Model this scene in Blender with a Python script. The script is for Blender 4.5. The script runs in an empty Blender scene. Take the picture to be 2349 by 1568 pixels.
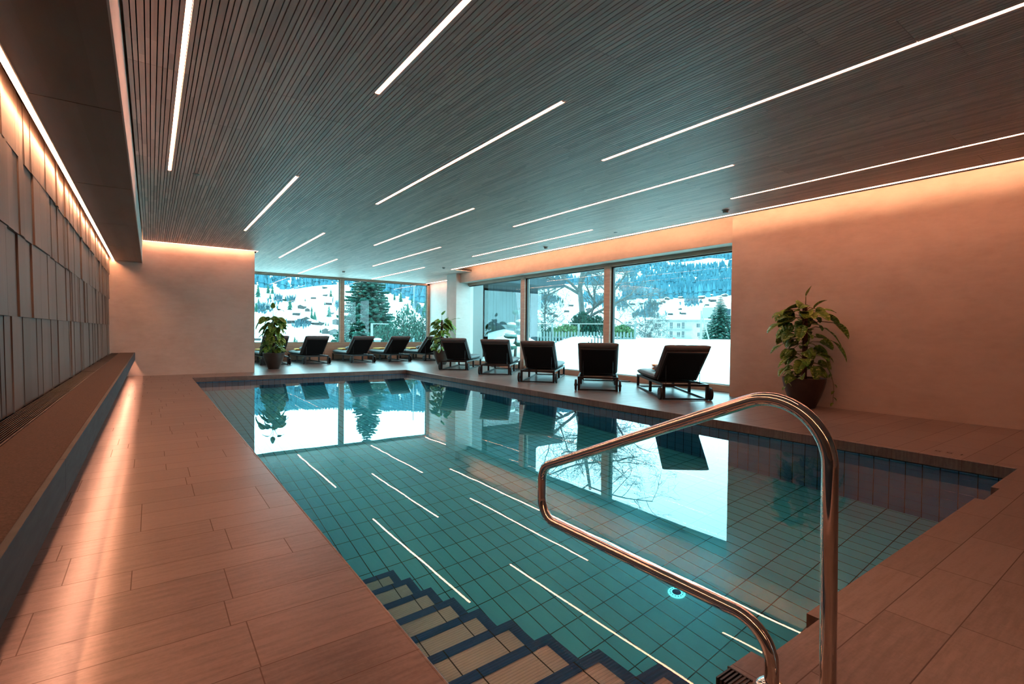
import bpy, math, random
import numpy as np
from math import sin, cos, radians, pi, sqrt, atan2, hypot, floor
from mathutils import Vector, Matrix, noise

C = bpy.context.scene.collection
SC = bpy.context.scene

# ------------------------------------------------------------------ camera
F_PX, YAW, PITCH, ROLL, EYE = 1148.0, radians(35.83), radians(-1.1), radians(0.62), 1.05
def cam_axes():
    f = Vector((sin(YAW) * cos(PITCH), cos(YAW) * cos(PITCH), sin(PITCH)))
    r = Vector((cos(YAW), -sin(YAW), 0)); u = r.cross(f)
    return r * cos(ROLL) + u * sin(ROLL), u * cos(ROLL) - r * sin(ROLL), f
R_, U_, F_ = cam_axes()
cam = bpy.data.objects.new('camera', bpy.data.cameras.new('camera'))
C.objects.link(cam)
cam.matrix_world = Matrix(((R_.x, U_.x, -F_.x, 0), (R_.y, U_.y, -F_.y, 0), (R_.z, U_.z, -F_.z, EYE), (0, 0, 0, 1)))
cam.data.sensor_width = 36; cam.data.lens = 36 * F_PX / 2349
cam.data.clip_start = 0.05; cam.data.clip_end = 9000
SC.camera = cam

# ------------------------------------------------------------------ light, view, sampling behaviour
SKY = 9.0
LED = 50.0
w = bpy.data.worlds.new('overcast_sky'); SC.world = w; w.use_nodes = True
nt = w.node_tree; nt.nodes.clear()
wo = nt.nodes.new('ShaderNodeOutputWorld'); bg = nt.nodes.new('ShaderNodeBackground')
tc = nt.nodes.new('ShaderNodeTexCoord'); sp = nt.nodes.new('ShaderNodeSeparateXYZ'); cr = nt.nodes.new('ShaderNodeValToRGB')
nt.links.new(tc.outputs['Generated'], sp.inputs[0]); nt.links.new(sp.outputs['Z'], cr.inputs[0])
cr.color_ramp.elements[0].position = 0.0; cr.color_ramp.elements[0].color = (0.50, 0.86, 1.0, 1)
cr.color_ramp.elements[1].position = 0.6; cr.color_ramp.elements[1].color = (0.40, 0.90, 1.0, 1)
nt.links.new(cr.outputs[0], bg.inputs[0]); bg.inputs[1].default_value = SKY
nt.links.new(bg.outputs[0], wo.inputs[0])
SC.view_settings.view_transform = 'Standard'; SC.view_settings.look = 'None'
SC.view_settings.gamma = 1.0; SC.view_settings.exposure = 0.0; SC.view_settings.use_curve_mapping = False
cy = SC.cycles
cy.max_bounces = 9; cy.diffuse_bounces = 4; cy.glossy_bounces = 4; cy.transmission_bounces = 6; cy.transparent_max_bounces = 12
cy.sample_clamp_indirect = 45.0; cy.blur_glossy = 0.5; cy.caustics_refractive = True; cy.caustics_reflective = False
cy.use_adaptive_sampling = True; cy.adaptive_threshold = 0.02; cy.use_denoising = True; cy.use_light_tree = True
def portal(name, loc, rot, sx, sy):
    l = bpy.data.lights.new(name, 'AREA'); l.shape = 'RECTANGLE'; l.size = sx; l.size_y = sy; l.cycles.is_portal = True
    o = bpy.data.objects.new(name, l); C.objects.link(o); o.location = loc; o.rotation_euler = rot
portal('daylight_opening', (8.75, 9.75, 1.35), (0, radians(90), 0), 2.5, 9.5)
portal('daylight_opening', (5.4, 18.45, 1.8), (radians(-90), 0, 0), 7.4, 2.4)

# ------------------------------------------------------------------ materials
MATS = {}
class N:
    def __init__(s, m): s.t = m.node_tree
    def node(s, ty, **kw):
        n = s.t.nodes.new(ty)
        for k, v in kw.items(): setattr(n, k, v)
        return n
    def link(s, a, b): s.t.links.new(a, b)
    def put(s, sock, v):
        if hasattr(v, 'is_output') or hasattr(v, 'links'): s.t.links.new(v, sock)
        else: sock.default_value = v
    def math(s, op, a, b=0.0, c=None, clamp=False):
        n = s.node('ShaderNodeMath', operation=op, use_clamp=clamp); s.put(n.inputs[0], a); s.put(n.inputs[1], b)
        if c is not None: s.put(n.inputs[2], c)
        return n.outputs[0]
    def mix(s, f, a, b, mode='MIX'):
        n = s.node('ShaderNodeMix', data_type='RGBA', blend_type=mode); s.put(n.inputs[0], f); s.put(n.inputs[6], a); s.put(n.inputs[7], b)
        return n.outputs[2]
    def ramp(s, f, stops):
        n = s.node('ShaderNodeValToRGB'); e = n.color_ramp.elements
        while len(e) < len(stops): e.new(0.5)
        for i, (p, c) in enumerate(stops): e[i].position = p; e[i].color = c if len(c) == 4 else (*c, 1)
        s.put(n.inputs[0], f); return n.outputs[0]
    def noise(s, vec, scale, detail=3.0, rough=0.55):
        n = s.node('ShaderNodeTexNoise'); s.put(n.inputs['Vector'], vec); n.inputs['Scale'].default_value = scale
        n.inputs['Detail'].default_value = detail; n.inputs['Roughness'].default_value = rough; return n.outputs[0]
    def scale(s, vec, v):
        n = s.node('ShaderNodeMapping'); s.put(n.inputs[0], vec); n.inputs['Scale'].default_value = v; return n.outputs[0]
    def coords(s): return s.node('ShaderNodeTexCoord').outputs['Object']
    def xyz(s, v):
        n = s.node('ShaderNodeSeparateXYZ'); s.put(n.inputs[0], v); return n.outputs
    def comb(s, x, y, z=0.0):
        n = s.node('ShaderNodeCombineXYZ'); s.put(n.inputs[0], x); s.put(n.inputs[1], y); s.put(n.inputs[2], z); return n.outputs[0]
    def white(s, vec):
        n = s.node('ShaderNodeTexWhiteNoise', noise_dimensions='3D'); s.put(n.inputs[0], vec); return n.outputs[0]
    def bump(s, h, strength, dist=0.01):
        n = s.node('ShaderNodeBump'); s.put(n.inputs['Height'], h); n.inputs['Strength'].default_value = strength
        n.inputs['Distance'].default_value = dist; return n.outputs[0]
def mat(name, col=(.5, .5, .5), rough=.6, metal=0.0, spec=.5, coat=0.0):
    m = bpy.data.materials.new(name); m.use_nodes = True; n = N(m); b = m.node_tree.nodes['Principled BSDF']
    b.inputs['Base Color'].default_value = (*col, 1); b.inputs['Roughness'].default_value = rough
    b.inputs['Metallic'].default_value = metal; b.inputs['Specular IOR Level'].default_value = spec
    if coat: b.inputs['Coat Weight'].default_value = coat
    MATS[name] = m; return m, n, b
def noisy(name, c1, c2, scale, rough=.7, sc=(1, 1, 1), bump=0.0, bs=None, spec=.4, metal=0.0, detail=4.0, lo=.35, hi=.65, dist=.01):
    m, n, b = mat(name, c1, rough, metal, spec); v = n.scale(n.coords(), sc)
    f = n.noise(v, scale, detail); n.link(n.ramp(f, [(lo, c1), (hi, c2)]), b.inputs['Base Color'])
    if bump: n.link(n.bump(n.noise(v, bs or scale * 3, 4), bump, dist), b.inputs['Normal'])
    return m
def toned(name, c1, c2, rough=.6, grain=(60, 1.5, 60), gs=1.0, amount=.25, bump=.1, spec=.35):
    """wood whose boards take their tone from the mesh's 'tone' attribute, with a grain that follows the board"""
    m, n, b = mat(name, c1, rough, 0, spec)
    a = n.node('ShaderNodeAttribute', attribute_name='tone').outputs['Fac']
    g = n.noise(n.scale(n.coords(), grain), gs, 4)
    base = n.mix(a, (*c1, 1), (*c2, 1))
    k = n.math('MULTIPLY_ADD', n.math('SUBTRACT', g, .5), amount * 2, 1.0)
    n.link(n.mix(1.0, base, n.comb(k, k, k), 'MULTIPLY'), b.inputs['Base Color'])
    if bump: n.link(n.bump(g, bump, .003), b.inputs['Normal'])
    return m

def plaster(name, c1, c2):
    m, n, b = mat(name, c1, .75, 0, .25); v = n.coords()
    f = n.noise(n.scale(v, (1, 1, 1.3)), 1.1, 5, .6); g = n.noise(n.scale(v, (1, 1, 3)), 5, 5, .6)
    f2 = n.math('ADD', n.math('MULTIPLY', f, .7), n.math('MULTIPLY', g, .3))
    n.link(n.ramp(f2, [(.38, c2), (.60, c1)]), b.inputs['Base Color'])
    n.link(n.bump(g, .12, .01), b.inputs['Normal'])
    return m
plaster('plaster', (.51, .43, .37), (.435, .355, .30))
plaster('plaster_white', (.62, .59, .56), (.54, .51, .48))

def deck_mat(name, c1, c2, c3, alongx=True):
    m, n, b = mat(name, c1, .42, 0, .5); v = n.coords(); x, y, z = n.xyz(v)
    if not alongx: x, y = y, x
    fr = n.math('FLOORED_MODULO', y, .5); k = n.math('FLOOR', n.math('DIVIDE', y, .5))
    hi = n.math('GREATER_THAN', fr, .2)
    row = n.math('MULTIPLY_ADD', k, 2.0, hi)
    off = n.math('MULTIPLY', n.white(n.comb(row, 3.0, 1.0)), .61)
    u = n.math('DIVIDE', n.math('ADD', x, off), .61); ui = n.math('FLOOR', u); uf = n.math('FRACT', u)
    d1 = n.math('MINIMUM', n.math('ABSOLUTE', fr), n.math('ABSOLUTE', n.math('SUBTRACT', fr, .2)))
    d1 = n.math('MINIMUM', d1, n.math('SUBTRACT', .5, fr))
    d2 = n.math('MULTIPLY', n.math('MINIMUM', uf, n.math('SUBTRACT', 1.0, uf)), .61)
    d = n.math('MINIMUM', d1, d2)
    joint = n.math('LESS_THAN', d, .0019)
    tone = n.white(n.comb(row, ui, 5.0))
    g = n.noise(n.scale(v, (3, 26, 3) if alongx else (26, 3, 3)), 1.6, 6, .65)
    g2 = n.noise(v, 60, 3, .7)
    f = n.math('ADD', n.math('MULTIPLY', g, .75), n.math('MULTIPLY', n.math('SUBTRACT', tone, .5), .14))
    f = n.math('ADD', f, n.math('MULTIPLY', g2, .25))
    col = n.ramp(f, [(.34, c2), (.62, c1)])
    n.link(n.mix(joint, col, (*c3, 1)), b.inputs['Base Color'])
    rr = n.math('MULTIPLY_ADD', g, .22, .22); n.link(n.mix(joint, n.comb(rr, rr, rr), (.8, .8, .8, 1)), b.inputs['Roughness'])
    h = n.math('SUBTRACT', n.math('ADD', n.math('MULTIPLY', g, .3), n.math('MULTIPLY', g2, .2)), n.math('MULTIPLY', joint, .8))
    n.link(n.bump(h, .25, .003), b.inputs['Normal'])
    return m
deck_mat('deck', (.195, .154, .141), (.104, .081, .073), (.10, .07, .055))

def tile_mat(name, base, dark, px, py, axes='xy', offs=(0, 0), lw=.0035, rough=.18, joint=(.01, .03, .04), var=.12, ribs=0, bands=None):
    m, n, b = mat(name, base, rough, 0, .5); v = n.coords(); c = n.xyz(v); ax = {'x': c[0], 'y': c[1], 'z': c[2]}
    p, q = ax[axes[0]], ax[axes[1]]
    p = n.math('DIVIDE', n.math('ADD', p, offs[0]), px); q = n.math('DIVIDE', n.math('ADD', q, offs[1]), py)
    def dist(t, s): f = n.math('FRACT', t); return n.math('MULTIPLY', n.math('MINIMUM', f, n.math('SUBTRACT', 1.0, f)), s)
    j = n.math('LESS_THAN', n.math('MINIMUM', dist(p, px), dist(q, py)), lw)
    t = n.white(n.comb(n.math('FLOOR', p), n.math('FLOOR', q), 2.0))
    f = n.math('ADD', n.math('MULTIPLY', t, .7), n.math('MULTIPLY', n.noise(v, 9, 2), .3))
    col = n.mix(f, (*base, 1), (*dark, 1))
    if bands:  # bright glazed band at the tile's upper end
        zf = n.math('FRACT', q); g = n.math('GREATER_THAN', zf, bands[0]); col = n.mix(n.math('MULTIPLY', g, .8), col, (*bands[1], 1))
    if ribs:
        rx = n.math('MULTIPLY', ax[axes[1]], ribs); s = n.math('SINE', rx)
        col = n.mix(n.math('LESS_THAN', s, -.75), col, n.mix(.25, col, (*joint, 1)))
        n.link(n.bump(s, .5, .002), b.inputs['Normal'])
    else:
        n.link(n.bump(n.math('SUBTRACT', n.math('MULTIPLY', n.noise(v, 30, 2), .1), j), .3, .002), b.inputs['Normal'])
    n.link(n.mix(j, col, (*joint, 1)), b.inputs['Base Color'])
    return m
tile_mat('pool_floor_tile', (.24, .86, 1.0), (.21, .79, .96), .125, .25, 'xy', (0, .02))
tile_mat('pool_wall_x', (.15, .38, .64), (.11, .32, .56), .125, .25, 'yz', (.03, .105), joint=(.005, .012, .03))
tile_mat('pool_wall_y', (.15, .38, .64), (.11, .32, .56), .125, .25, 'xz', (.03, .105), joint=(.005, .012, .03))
tile_mat('step_tile', (.86, .80, .74), (.82, .76, .69), .25, .305, 'xy', (-.085 + .0, .0), ribs=420, rough=.4, joint=(.03, .04, .04), lw=.003)
tile_mat('step_nosing', (.015, .12, .38), (.012, .10, .31), .25, .305, 'xy', (-.085, 0), ribs=420, rough=.3, joint=(.004, .01, .015), lw=.003)

toned('ceiling_board', (.85, .645, .58), (.61, .455, .41), .5, (40, 1.6, 40), 1.0, .28, .12)
toned('wall_board', (.155, .13, .115), (.105, .09, .08), .5, (50, 50, 1.6), 1.0, .25, .12)
toned('soffit_board', (.20, .17, .155), (.15, .125, .11), .5, (2.2, .5, 2.2), 2.2, .25, .08)
mat('black_void', (.008, .008, .008), .9, 0, .1)
noisy('frame_wood', (.47, .38, .30), (.38, .30, .235), 3, .5, (1, 1, 12), .05)
noisy('bench_felt', (.060, .042, .035), (.030, .021, .017), 140, .85, bump=.6, bs=150, dist=.004)
noisy('bench_stone', (.045, .065, .078), (.030, .045, .056), 6, .6, (1, 1, 6), .05, spec=.2)
mat('dark_metal', (.012, .012, .013), .38, 0.0, .5)
mat('grille_metal', (.035, .03, .028), .4, .6)
mat('chrome', (.82, .80, .78), .07, 1.0)
mat('aluminium', (.55, .55, .55), .35, 1.0)
noisy('fabric_dark', (.095, .097, .102), (.070, .072, .076), 220, .62, bump=.25, bs=400, spec=.5, dist=.001)
mat('sling_black', (.012, .012, .013), .8, 0, .2)
mat('rubber', (.018, .018, .018), .6, 0, .3)
noisy('towel_cloth', (.85, .56, .20), (.74, .46, .15), 80, .95, bump=.5, bs=300, dist=.003, spec=.1)
noisy('towel_orange', (.80, .33, .12), (.66, .25, .08), 80, .95, bump=.5, bs=300, dist=.003, spec=.1)
noisy('pot_glaze', (.050, .032, .024), (.032, .021, .017), 5, .35, bump=.05)
noisy('soil', (.03, .02, .014), (.015, .01, .008), 40, .95, bump=.8)
noisy('moss_pole', (.11, .045, .025), (.055, .022, .014), 50, .95, bump=1.0, bs=70, dist=.02)
noisy('stem_green', (.14, .12, .03), (.09, .09, .02), 20, .6)
noisy('detector_white', (.35, .33, .31), (.32, .30, .28), 3, .5)
noisy('snow', (.68, .70, .71), (.62, .65, .67), .5, .9, spec=.1, bump=.15, bs=2.0, dist=.1)
noisy('bark', (.10, .085, .075), (.055, .045, .04), 8, .9, (1, 1, .2), .4)
noisy('bark_grey', (.085, .09, .09), (.05, .055, .055), 8, .9, (1, 1, .2), .2)
noisy('needles', (.020, .075, .055), (.010, .042, .034), 3, .8, spec=.2)
noisy('needles_frosted', (.050, .115, .09), (.022, .065, .05), 5, .8, spec=.2)
noisy('needles_light', (.10, .17, .075), (.05, .11, .05), 5, .8, spec=.2)
noisy('hazy_forest_needles', (.050, .135, .175), (.028, .090, .125), .02, .9, spec=.1)  # bluish tone puts the haze of distance into the tree colour
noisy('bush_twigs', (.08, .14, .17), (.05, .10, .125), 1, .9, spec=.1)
noisy('fence_wood', (.14, .16, .155), (.09, .11, .11), 6, .8, (1, 1, .3))
noisy('facade_timber', (.022, .038, .048), (.012, .022, .028), 9, .8, (1, 1, .15), .2)
noisy('facade_plaster', (.34, .33, .31), (.29, .28, .27), 1, .9)
noisy('chalet_wall', (.06, .055, .055), (.035, .035, .035), .3, .9)
mat('window_dark', (.02, .03, .035), .15, 0, .6)
mat('concrete_grey', (.20, .21, .21), .85)
mat('red_paint', (.55, .02, .02), .6)
noisy('metal_roof', (.10, .16, .20), (.08, .13, .17), 2, .45)
mat('gasket', (.010, .012, .013), .5)
mat('pool_lamp_blue', (.01, .05, .35), .3)
mat('engraving', (.035, .018, .012), .7)

def leaf_mat(name, g1, g2, cream):
    m, n, b = mat(name, g1, .38, 0, .45)
    v = n.coords(); f = n.noise(n.scale(v, (1, 1, 1)), 26, 3, .7); f2 = n.noise(v, 7, 2)
    base = n.ramp(f2, [(.35, g1), (.65, g2)])
    k = n.math('GREATER_THAN', f, .60)
    n.link(n.mix(n.math('MULTIPLY', k, .75), base, (*cream, 1)), b.inputs['Base Color'])
    b.inputs['Transmission Weight'].default_value = 0.0
    return m
leaf_mat('leaf', (.050, .16, .014), (.16, .26, .025), (.55, .58, .26))

def emit(name, col, s):
    m = bpy.data.materials.new(name); m.use_nodes = True; t = m.node_tree; t.nodes.clear()
    e = t.nodes.new('ShaderNodeEmission'); e.inputs[0].default_value = (*col, 1); e.inputs[1].default_value = s
    o = t.nodes.new('ShaderNodeOutputMaterial'); t.links.new(e.outputs[0], o.inputs[0]); MATS[name] = m
PINK = (1.0, .37, .215)
emit('led', PINK, LED)
emit('led_bench', (1.0, .42, .25), LED * 2.6)
emit('led_wall', (1.0, .40, .20), LED * 2.0)
emit('pool_lamp_glow', (.25, 1.0, .85), 1.6)  # lit rim of the underwater lamp
emit('led_cove', PINK, LED)
emit('led_cove_warm', (1.0, .50, .28), LED * 2.1)

def water_mat():
    m = bpy.data.materials.new('water'); m.use_nodes = True; t = m.node_tree; t.nodes.clear(); n = N(m)
    o = n.node('ShaderNodeOutputMaterial'); mx = n.node('ShaderNodeMixShader'); fr = n.node('ShaderNodeFresnel')
    fr.inputs['IOR'].default_value = 1.333
    r = n.node('ShaderNodeBsdfRefraction'); r.inputs['Color'].default_value = (.98, .98, 1.0, 1); r.inputs['IOR'].default_value = 1.333; r.inputs['Roughness'].default_value = 0
    g = n.node('ShaderNodeBsdfGlossy'); g.inputs['Roughness'].default_value = 0; g.inputs['Color'].default_value = (1, 1, 1, 1)
    v = n.coords()
    b = n.bump(n.noise(v, 1.3, 2, .5), .03, .02)
    for s in (fr, r, g): n.link(b, s.inputs['Normal'])
    n.link(fr.outputs[0], mx.inputs[0]); n.link(r.outputs[0], mx.inputs[1]); n.link(g.outputs[0], mx.inputs[2]); n.link(mx.outputs[0], o.inputs[0])
    va = n.node('ShaderNodeVolumeAbsorption'); va.inputs[0].default_value = (0.0, .92, 1.0, 1); va.inputs[1].default_value = .32; n.link(va.outputs[0], o.inputs['Volume'])
    MATS['water'] = m
water_mat()
def glass_mat():
    m = bpy.data.materials.new('glass'); m.use_nodes = True; t = m.node_tree; t.nodes.clear(); n = N(m)
    o = n.node('ShaderNodeOutputMaterial'); mx = n.node('ShaderNodeMixShader'); fr = n.node('ShaderNodeFresnel')
    ge = n.node('ShaderNodeNewGeometry'); n.link(n.math('MULTIPLY_ADD', ge.outputs['Backfacing'], 1 / 1.45 - 1.45, 1.45), fr.inputs['IOR'])
    tr = n.node('ShaderNodeBsdfTransparent'); tr.inputs[0].default_value = (.93, .985, .975, 1)
    g = n.node('ShaderNodeBsdfGlossy'); g.inputs['Roughness'].default_value = 0
    n.link(fr.outputs[0], mx.inputs[0]); n.link(tr.outputs[0], mx.inputs[1]); n.link(g.outputs[0], mx.inputs[2]); n.link(mx.outputs[0], o.inputs[0])
    MATS['glass'] = m
glass_mat()

# ------------------------------------------------------------------ mesh building
class MB:
    def __init__(s): s.v = []; s.f = []; s.t = []; s.m = []; s.mi = 0
    def face(s, idx, tone=0.0): s.f.append(idx); s.t.append(tone); s.m.append(s.mi)
    def box(s, x0, x1, y0, y1, z0, z1, tone=0.0, M=None):
        k = len(s.v); P = [(x0, y0, z0), (x1, y0, z0), (x1, y1, z0), (x0, y1, z0), (x0, y0, z1), (x1, y0, z1), (x1, y1, z1), (x0, y1, z1)]
        if M is not None: P = [tuple(M @ Vector(p)) for p in P]
        s.v += P
        for q in ((0, 3, 2, 1), (4, 5, 6, 7), (0, 1, 5, 4), (1, 2, 6, 5), (2, 3, 7, 6), (3, 0, 4, 7)): s.face([k + i for i in q], tone)
        return s
    def quad(s, a, b, c, d, tone=0.0):
        k = len(s.v); s.v += [tuple(a), tuple(b), tuple(c), tuple(d)]; s.face([k, k + 1, k + 2, k + 3], tone)
    def tri(s, a, b, c, tone=0.0):
        k = len(s.v); s.v += [tuple(a), tuple(b), tuple(c)]; s.face([k, k + 1, k + 2], tone)
    def lathe(s, prof, n=32, c=(0, 0, 0), cap=True):
        k = len(s.v)
        for r, z in prof:
            for i in range(n): a = 2 * pi * i / n; s.v.append((c[0] + r * cos(a), c[1] + r * sin(a), c[2] + z))
        for j in range(len(prof) - 1):
            for i in range(n): i2 = (i + 1) % n; s.face([k + j * n + i, k + j * n + i2, k + (j + 1) * n + i2, k + (j + 1) * n + i])
        if cap: s.face([k + i for i in range(n)][::-1]); s.face([k + (len(prof) - 1) * n + i for i in range(n)])
        return s
    def tube(s, pts, rad, n=10, cap=True):
        pts = [Vector(p) for p in pts]; k = len(s.v); m = len(pts)
        rr = rad if isinstance(rad, (list, tuple)) else [rad] * m
        up = None
        for j, p in enumerate(pts):
            d = (pts[min(j + 1, m - 1)] - pts[max(j - 1, 0)])
            if d.length < 1e-9: d = Vector((0, 0, 1))
            d.normalize()
            if up is None:
                up = Vector((0, 0, 1)) if abs(d.z) < .9 else Vector((1, 0, 0))
            a = (up - d * up.dot(d))
            if a.length < 1e-6: a = d.orthogonal()
            a.normalize(); b = d.cross(a); up = a
            for i in range(n): t = 2 * pi * i / n; q = p + a * (rr[j] * cos(t)) + b * (rr[j] * sin(t)); s.v.append(tuple(q))
        for j in range(m - 1):
            for i in range(n): i2 = (i + 1) % n; s.face([k + j * n + i, k + j * n + i2, k + (j + 1) * n + i2, k + (j + 1) * n + i])
        if cap: s.face([k + i for i in range(n)][::-1]); s.face([k + (m - 1) * n + i for i in range(n)])
        return s
    def build(s, name, m, parent=None, smooth=False, bevel=0.0, seg=2, loc=None, sharp=None):
        me = bpy.data.meshes.new(name); me.from_pydata(s.v, [], s.f)
        ms = m if isinstance(m, (list, tuple)) else [m]
        for q in ms: me.materials.append(MATS[q] if isinstance(q, str) else q)
        if any(s.m): me.polygons.foreach_set('material_index', s.m)
        if any(s.t):
            at = me.attributes.new('tone', 'FLOAT', 'FACE'); at.data.foreach_set('value', s.t)
        if smooth: me.polygons.foreach_set('use_smooth', [True] * len(s.f))
        me.update()
        o = bpy.data.objects.new(name, me); C.objects.link(o)
        if parent is not None: o.parent = parent
        if loc is not None: o.location = loc
        if bevel:
            b = o.modifiers.new('bevel', 'BEVEL'); b.width = bevel; b.segments = seg; b.limit_method = 'ANGLE'
        if smooth and sharp:
            try: me.set_sharp_from_angle(angle=radians(sharp))
            except Exception: pass
        return o
def tag(o, label=None, cat=None, group=None, kind=None):
    if label: o['label'] = label
    if cat: o['category'] = cat
    if group: o['group'] = group
    if kind: o['kind'] = kind
    return o
def thing(name, label, cat, loc=(0, 0, 0), rz=0.0, group=None, kind=None):
    o = bpy.data.objects.new(name, None); C.objects.link(o); o.location = loc; o.rotation_euler = (0, 0, rz); o.empty_display_size = .1
    return tag(o, label, cat, group, kind)
def copy_tree(o, parent=None):
    c = o.copy(); C.objects.link(c); c.parent = parent
    for ch in list(o.children):
        if ch is not c: copy_tree(ch, c)
    return c
def S(o): return tag(o, kind='structure')
rnd = random.Random(7)

# ------------------------------------------------------------------ dimensions
ZC = 2.95
PX0, PX1, PY0, PY1 = .71, 5.65, .86, 12.72
ZW, ZF = -.112, -1.73
XL, XR, XG = -.70, 8.07, 8.60
YF, YW, YB = 13.75, 18.30, -3.6
XA = 9.08

# ------------------------------------------------------------------ floor, coping, pool
fl = MB()
for x0, x1, y0, y1 in ((XL, PX0, YB, YW), (PX0, PX1, PY1, YW), (PX1, 8.75, YB, YW), (8.75, XA, 14.6, YW),
                       (PX0, 1.475, YB, .815), (1.475, 1.615, YB, PY0), (1.615, 2.01, YB, .815), (2.01, 4.37, YB, PY0), (4.37, 4.79, YB, .815), (4.79, PX1, YB, PY0)):
    fl.box(x0, x1, y0, y1, -.10, 0)
S(fl.build('floor', 'deck'))
cope = MB()
cope.box(PX0 - .0, PX0 + .012, PY0, PY1, -.100, .001)
cope.box(PX1 - .012, PX1, PY0, PY1, -.100, .001)
cope.box(PX0 + .012, PX1 - .012, PY1 - .012, PY1, -.100, .001)
S(cope.build('trim_1', 'deck', bevel=.006))
pw = MB(); pw.box(PX1, PX1 + .1, PY0 - .1, PY1 + .1, ZF, -.10); S(pw.build('wall_pool_right', 'pool_wall_x'))
pw = MB(); pw.box(PX0 - .1, PX0, PY0 - .1, PY1 + .1, ZF, -.10); S(pw.build('wall_pool_left', 'pool_wall_x'))
pw = MB(); pw.box(PX0, PX1, PY1, PY1 + .1, ZF, -.10); S(pw.build('wall_pool_back', 'pool_wall_y'))
pw = MB(); pw.box(PX0, PX1, .70, .80, ZF, -.10)
for a, b in ((1.475, 1.615), (2.01, 4.37), (4.79, PX1)): pw.box(a, b, .80, PY0, ZF, -.10)
S(pw.build('wall_pool_front', 'pool_wall_y'))
pf = MB(); pf.box(PX0 - .1, PX1 + .1, .7, PY1 + .1, ZF - .1, ZF)
S(pf.build('floor_pool', 'pool_floor_tile'))
wt = MB(); wt.box(PX0 - .004, PX1 + .004, .796, PY1 + .004, ZF - .004, ZW)
tag(wt.build('water', 'water'), 'still clear water filling the tiled swimming pool', 'water', kind='stuff')

# steps in the near left corner of the pool
SY = [1.112, 1.415, 1.729, 2.02, 2.32, 2.61, 2.91, 3.23, 3.53]
SZ = [-.125, -.341, -.531, -.691, -.871, -1.031, -1.201, -1.381, -1.561]
st = thing('pool_steps', 'white ribbed tile steps with dark blue edges going down into the pool', 'steps', (1.09, 1.1, ZF))
tr = MB(); no = MB()
X1 = 1.472
for i, (y, z) in enumerate(zip(SY, SZ)):
    y0 = .80 if i == 0 else SY[i - 1]
    tr.box(PX0 + .001, X1 - .004, y0 + (0 if i == 0 else .0), y - .004, ZF if i == len(SY) - 1 else SZ[i + 1] - .02, z - .004)
    # nosing along the tread's outer end and its open side, mitred in the corner
    wN = .056
    a = (PX0 + .001, y - wN); b = (X1 - wN, y - wN)
    for zz0, zz1 in ((z - .03, z),):
        k = len(no.v)
        no.v += [(PX0 + .001, y - wN, zz1), (X1 - wN, y - wN, zz1), (X1, y, zz1), (PX0 + .001, y, zz1), (PX0 + .001, y, zz0), (X1, y, zz0)]
        no.face([k, k + 1, k + 2, k + 3]); no.face([k + 3, k + 2, k + 5, k + 4])
        k = len(no.v); ys = y0 - (0 if i == 0 else .0)
        no.v += [(X1 - wN, ys, zz1), (X1, ys, zz1), (X1, y, zz1), (X1 - wN, y - wN, zz1), (X1, ys, zz0), (X1, y, zz0)]
        no.face([k, k + 1, k + 2, k + 3]); no.face([k + 1, k + 4, k + 5, k + 2])
def to_parent(o, p): o.parent = p; o.matrix_parent_inverse = Matrix.Translation(p.location).inverted() if p.rotation_euler.z == 0 else p.matrix_basis.inverted()
to_parent(tr.build('treads', 'step_tile'), st)
to_parent(tag(no.build('nosing', 'step_nosing'), 'dark blue ribbed edge tiles'), st)
ri = MB()
for i in range(len(SY)):
    zb = ZF if i == len(SY) - 1 else SZ[i + 1]
    ri.quad((PX0, SY[i], zb), (X1, SY[i], zb), (X1, SY[i], SZ[i] - .03), (PX0, SY[i], SZ[i] - .03))
    ri.quad((X1, SY[i - 1] if i else .80, ZF), (X1, SY[i], ZF), (X1, SY[i], SZ[i] - .03), (X1, SY[i - 1] if i else .80, SZ[i] - .03))
to_parent(ri.build('risers', 'pool_wall_y'), st)

# overflow grating stub beside the top step
g = thing('drain_grating', 'dark ribbed drain grating at the pool edge beside the top step', 'grating', (1.55, .84, 0))
gb = MB()
for i in range(6): gb.box(1.40, 1.475, .785 + i * .0125, .785 + i * .0125 + .006, -.02, .004)
to_parent(gb.build('slats', 'grille_metal'), g)
gb = MB(); gb.box(1.473, 1.478, .78, .86, -.02, .005)
to_parent(gb.build('rim', 'grille_metal'), g)

# round underwater lamp on the pool floor, its rim emitting light
g = thing('pool_floor_lamp', 'round glowing underwater lamp with a blue cap on the pool floor below the handrail', 'inlet', (3.11, 2.22, ZF))
b = MB(); b.lathe([(.105, 0), (.105, .006), (.095, .010), (.055, .012)], 40, cap=True); b.build('rim', 'pool_lamp_glow', g, smooth=True, sharp=30)
b = MB(); b.lathe([(.055, .012), (.052, .016), (.02, .018), (.018, .024)], 32); b.build('cap', 'pool_lamp_blue', g, smooth=True, sharp=30)
b = MB()
for i in range(14): a = 2 * pi * i / 14; b.lathe([(.008, .0105), (.008, .0125)], 8, (.078 * cos(a), .078 * sin(a), 0))
b.build('holes', 'pool_lamp_blue', g)

g.scale = (.58, .58, .9)

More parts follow.
